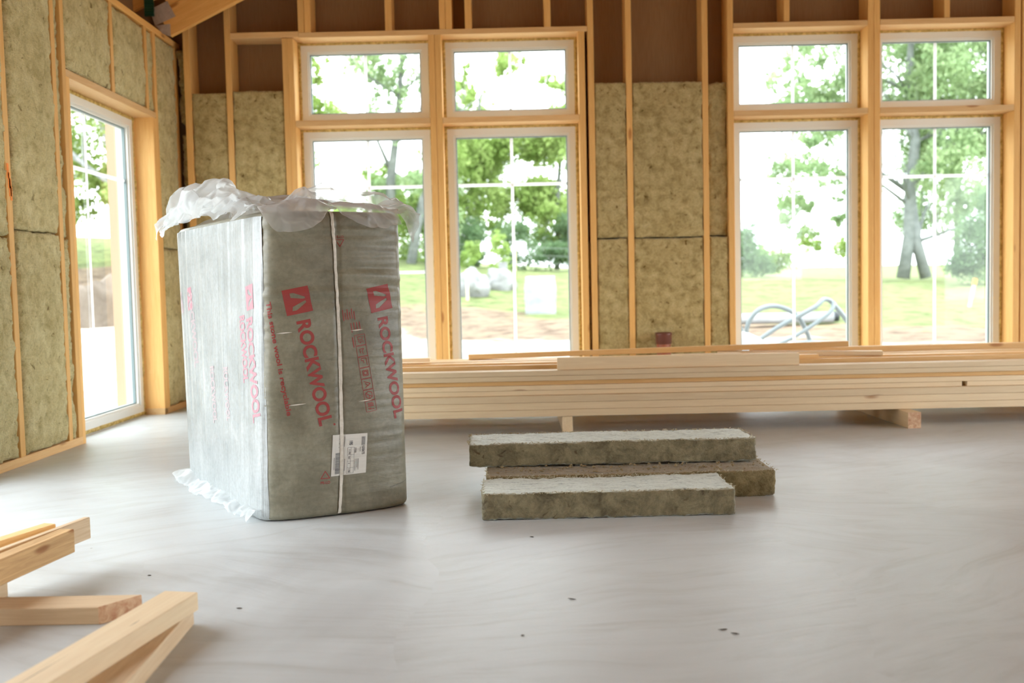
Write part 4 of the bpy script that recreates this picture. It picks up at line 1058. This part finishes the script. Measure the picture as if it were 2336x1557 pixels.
# left group
tree('alder_tree', (-4.6, 36), [[(-4.65, 36, 1.2, .22), (-4.62, 36, 3.4, .19), (-4.55, 36, 5.0, .17), (-4.35, 36, 6.3, .13), (-4.15, 36, 8.0, .10), (-3.9, 36, 10.4, .06)], [(-4.5, 36, 5.2, .09), (-5.0, 36, 6.4, .06), (-5.4, 36, 7.3, .04)]],
     cl(-5.6, -2.6, 6.8, 10.2, 36, 18, .35, .75, 21, 1.2, 1.5) + cl(-5.8, -2.5, 3.6, 5.2, 38, 9, .5, .9, 22), 14000, .075, 'leafB', 'bark', 'thin-crowned tree with a straight grey trunk in the middle of the upper left window', seed=22, droop=.3)
tree('oak_tree', (-5.6, 20), [[(-6.6, 20, -.05, .22), (-6.4, 20, 3, .18), (-6.1, 20, 6, .12)]], cl(-4.7, -3.8, 4.5, 6.0, 20, 18, .28, .5, 25, .7) + [(-4.2, 20, 4.2, .3), (-3.85, 20, 4.1, .25), (-4.25, 20, 3.9, .2)] + cl(-6.8, -5.2, 3.5, 7, 20, 10, .5, .9, 26, 1), 22000, .05, 'leafA', 'bark', 'bright leafy tree filling the left half of the upper left window', seed=27)
tree('birch_tree', (-4.0, 38), [[(-4.15, 38, 1.6, .20), (-3.85, 38, 3.2, .18), (-3.45, 38, 4.8, .15), (-3.0, 38, 6.8, .11)]], cl(-5.4, -2.6, 2.8, 5.4, 40, 14, .6, 1.1, 31) + cl(-3.8, -2, 5, 7.5, 39, 6, .5, .9, 33), 18000, .085, 'leafA', 'birchbark', 'white-barked birch leaning right beside the film flap of the pack', seed=31)
tree('birch_tree', (-1.6, 42), [[(-1.7, 42, 1.7, .12), (-1.6, 42, 5, .10), (-1.4, 42, 9, .06)]], cl(-2.8, 0.2, 3.6, 7.4, 42, 20, .6, 1.1, 34, 1.5, 1.2) + cl(-2.8, .4, 7, 11, 42, 16, .35, .7, 64, 1.5, 1.3), 24000, .085, 'leafA', 'bark', 'airy light green tree in the left half of the second window', seed=35, droop=.2)
tree('birch_tree', (1.8, 42), [[(1.8, 42, 1.6, .13), (1.9, 42, 5, .10), (2.2, 42, 8, .06)]], cl(.4, 3.4, 3.2, 7.6, 42, 22, .8, 1.3, 36, 1.5) + cl(1.6, 3.6, 7, 10.2, 42, 9, .5, .9, 37), 26000, .09, 'leafA', 'bark', 'full light green tree in the right half of the second window', seed=38)
tree('hedge_shrub', (.4, 40), [], cl(-2.9, -1.3, 2.0, 3.6, 40, 5, .6, .9, 41) + cl(-.4, 3.2, 1.8, 3.6, 40, 12, .7, 1.1, 42, 1.0), 22000, .06, 'leafD', 'bark', 'dense dark green bushes at the edge of the meadow behind the white bag', 'shrub', seed=43)
tree('hedge_shrub', (-5.5, 44), [], cl(-9, -2.4, 2.2, 4.6, 45, 14, .8, 1.3, 44, 1.5), 14000, .08, 'leafA', 'bark', 'light green thicket behind the leaning white birch', 'shrub', seed=45)
tree('young_shrub', (-1.2, 33), [], cl(-1.7, -.4, 1.5, 2.6, 33, 5, .3, .5, 46, .5), 3000, .05, 'leafA', 'bark', 'pale young bush beside the pair of boulders', 'shrub', seed=47)
# left side window
tree('maple_tree', (-13.0, 30), [[(-11.4, 29, 1.5, .12), (-11.6, 29, 4, .10), (-12.4, 29, 6.5, .07)], [(-11.5, 29, 3.8, .08), (-12.8, 29, 4.8, .07), (-14.2, 29, 6.2, .05)]], cl(-15.5, -10.5, 3.6, 10, 30, 44, .8, 1.5, 51), 40000, .09, 'leafA', 'birchbark', 'bright green tree seen through the tall side window', seed=52)
tree('maple_tree', (-9.6, 33), [[(-9.6, 33, 1.5, .18), (-9.5, 33, 5, .14), (-9.2, 33, 8, .09)]], cl(-10.5, -7.6, 4, 9, 33, 16, .8, 1.3, 54), 14000, .09, 'leafA', 'bark', 'green tree right behind the one in the tall side window', seed=55)
# rocks, bag, stakes, pipes
def rock(x, y, w2, h2, mat, label, seed, zoff=0, sq=.6):
    m = MB(); n1, n2 = 22, 14; z0 = gz(x, y)
    for i in range(n2 + 1):
        th = math.pi * i / n2
        for j in range(n1):
            ph = 2 * math.pi * j / n1; d = Vector((math.sin(th) * math.cos(ph), math.sin(th) * math.sin(ph), math.cos(th)))
            k = 1 + .34 * noise.noise(d * 1.6 + Vector((seed, 0, 0))) + .22 * noise.noise(d * 4 + Vector((0, seed, 0)))
            m.v.append((x + d.x * w2 * k, y + d.y * w2 * .8 * k, z0 + zoff + d.z * h2 * k))
    for i in range(n2):
        for j in range(n1): m.f.append((i*n1+j, (i+1)*n1+j, (i+1)*n1+(j+1) % n1, i*n1+(j+1) % n1))
    return tag(m.build('boulder', mat, None, True), label, 'boulder')
rock(-1.28, 28, .50, .50, M['rock'], 'left of the two pale boulders on the grass bank', 1, .25)
rock(-.50, 29.5, .46, .52, M['rock'], 'right smaller pale boulder of the pair on the grass bank', 2, .16)
rock(-6.9, 16, .75, .62, M['rock_b'], 'brown earth-covered boulder heap outside the tall side window', 3, .1)
rock(-7.9, 19, .9, .5, M['rock_b'], 'second earthy boulder farther out beyond the tall side window', 4, .1)
# woven bulk bag
bx0 = .60; by0 = 24.0; bz0 = gz(bx0, by0)
m = MB(); nn = 16
for i in range(15):
    t = i / 14; z = bz0 - .05 + .98 * t; k = .36 + .03 * math.sin(t * 3.1) + .02 * noise.noise(Vector((t * 5, 0, 0)))
    for j in range(nn * 4):
        s_ = j // nn; f = (j % nn) / nn * 2 - 1; q = [(f, -1), (1, f), (-f, 1), (-1, -f)][s_]; rr = 1 / (abs(q[0]) ** 6 + abs(q[1]) ** 6) ** (1/6)
        m.v.append((bx0 + q[0] * k * rr + .012 * noise.noise(Vector((j * .3, t * 6, 1))), by0 + q[1] * k * rr, z + (.03 * noise.noise(Vector((j * .2, 0, 5))) if i == 14 else 0)))
W4 = nn * 4
for i in range(14):
    for j in range(W4): m.f.append((i*W4+j, i*W4+(j+1) % W4, (i+1)*W4+(j+1) % W4, (i+1)*W4+j))
m.f.append(tuple(14*W4+j for j in range(W4)))
tag(m.build('bulk_bag', M['bagwhite'], None, True), 'white woven bulk bag standing on the grass outside the second window', 'bag')
def stake(x, y, h, lean, mat, tip, label, r_=.03):
    z0 = gz(x, y) - .1; t = tag(empty('survey_stake', (x, y, z0)), label, 'stake')
    MB().tube([(x, y, z0), (x + lean * .8, y, z0 + h * .8)], r_, 8).build('post', mat, t); MB().tube([(x + lean * .8, y, z0 + h * .8), (x + lean, y, z0 + h)], r_ * 1.15, 8).build('painted_tip', tip, t)
stake(-1.36, 27, .95, .0, M['stakewood'], M['stakewood'], 'pale wooden stake beside the two boulders', .04)
stake(11.22, 24, .80, .17, M['bagwhite'], M['orange'], 'leaning white stake with an orange tip by the far juniper', .045)
z_ = gz(-.34, 30); sg = MB().box((-.52, 30, z_ + .35), (-.25, 30.06, z_ + .80)).box((-.40, 30.01, z_ - .1), (-.36, 30.05, z_ + .36)).build('small_sign', M['rock']); tag(sg, 'small pale sign board standing before the dark bushes', 'sign')
# wire fence along the bushes
fe = tag(empty('wire_fence', (0, 37, gz(0, 37))), 'thin wire fence running before the bushes beyond the meadow', 'fence')
for k in range(3):
    MB().tube([(x, 37, gz(x, 37) + .35 + .3 * k) for x in np.arange(-12, 6, 1.5)], .010, 4).build('wire', M['fence'], fe)
for x in np.arange(-12, 6, 3.0): MB().tube([(x, 37, gz(x, 37) - .1), (x, 37, gz(x, 37) + 1.1)], .035, 6).build('fence_post', M['stakewood'], fe)
# corrugated pipes and hose coil outside the third window
for k, (dy, dz, x0, x1, mt, lb) in enumerate(((0, .12, 2.6, 6.55, M['bagwhite'], 'pale long pipe lying on the grass outside the third window'), (.28, .11, 3.0, 6.75, M['black'], 'black long pipe lying behind the pale one'))):
    y = 20 + dy; z0 = max(gz(x0, y), gz(x1, y)) + dz
    tag(MB().tube([(x0, y, z0 - .02), ((x0+x1)/2, y, z0), (x1, y, z0)], .11, 14).build('plastic_pipe', mt, None, True), lb, 'pipe')
hc = tag(empty('hose_coil', (3.8, 13, -.05)), 'grey hose coil standing up in loose arches outside the third window', 'hose')
def hose(pts, label, r_=.032):
    V_ = [Vector(p) for p in pts]; Q_ = [cat(V_, i / 60) for i in range(61)]
    MB().tube(Q_, r_, 8).build('loop', M['greyhose'], hc, True)
hz = gz(3.5, 13)
hose([(3.12, 13, hz), (3.10, 13, .25), (3.25, 13, .48), (3.52, 13.1, .53), (3.78, 13.1, .42), (3.95, 13.2, .20), (4.05, 13.3, .0)], 'left round arch of the grey hose coil outside the third window')
hose([(3.14, 12.9, .02), (3.5, 12.95, .25), (4.0, 13, .50), (4.18, 13.1, .61), (4.35, 13.2, .52), (4.60, 13.3, .2), (4.62, 13.4, -.1)], 'right tall arch of the grey hose coil outside the third window')
hose([(3.30, 12.8, -.02), (3.7, 12.9, .12), (4.2, 13, .42), (4.30, 13.1, .57)], 'straight crossing run of the grey hose coil', .028)
hose([(3.35, 12.7, -.05), (3.75, 12.75, .05), (4.1, 12.8, .02), (4.4, 12.9, -.10), (4.6, 13, -.12)], 'low flat loop of the grey hose coil', .028)
hose([(2.9, 12.9, .45), (3.05, 12.95, .15), (3.14, 13, -.02), (3.2, 12.8, -.08)], 'leftmost short bend of the grey hose coil', .03)
# white sand heap under a sheet
m = MB(); n1, n2 = 32, 10
for i in range(n2 + 1):
    t = i / n2
    for j in range(n1):
        a = 2 * math.pi * j / n1; k = 1 + .12 * noise.noise(Vector((math.cos(a), math.sin(a), 2)))
        m.v.append((2.30 + .62 * math.sin(t * math.pi / 2) * k * math.cos(a), 10.7 + .6 * math.sin(t * math.pi / 2) * k * math.sin(a), -.11 + .46 * math.cos(t * math.pi / 2)))
for i in range(n2):
    for j in range(n1): m.f.append((i*n1+j, (i+1)*n1+j, (i+1)*n1+(j+1) % n1, i*n1+(j+1) % n1))
tag(m.build('covered_heap', M['bagwhite'], None, True), 'white covered heap close outside the lower left corner of the third window', 'heap')
tag(MB().tube([(-1.322, 12, -.12), (-1.335, 12, .22)], .008, 6).build('rebar_rod', M['black']), 'thin dark steel rod stuck in the ground outside beside the pack', 'rod')

# ------------------------------------------------------------------ groups of like things
GROUPS = {'insulation_slab': 'stone wool slabs pressed between the wall studs', 'insulation_scrap': 'stone wool scraps in the room corner', 'insulation_strip': 'stone wool strips on the floor',
          'timber_board': 'boards of the long timber stack', 'timber_offcut': 'offcuts lying at the lower left', 'bearer': 'bearers under the timber stack', 'floor_chip': 'chips on the concrete floor',
          'birch_tree': 'birches outside', 'maple_tree': 'trees beyond the side window', 'juniper_tree': 'junipers outside', 'hedge_shrub': 'bushes at the meadow edge', 'boulder': 'boulders outside',
          'plastic_pipe': 'pipes lying on the grass', 'survey_stake': 'stakes outside', 'timber_block': 'short timber blocks'}
for o in bpy.data.objects:
    g_ = GROUPS.get(o.name.split('.')[0])
    if g_ and o.parent is None and 'label' in o: o['group'] = g_
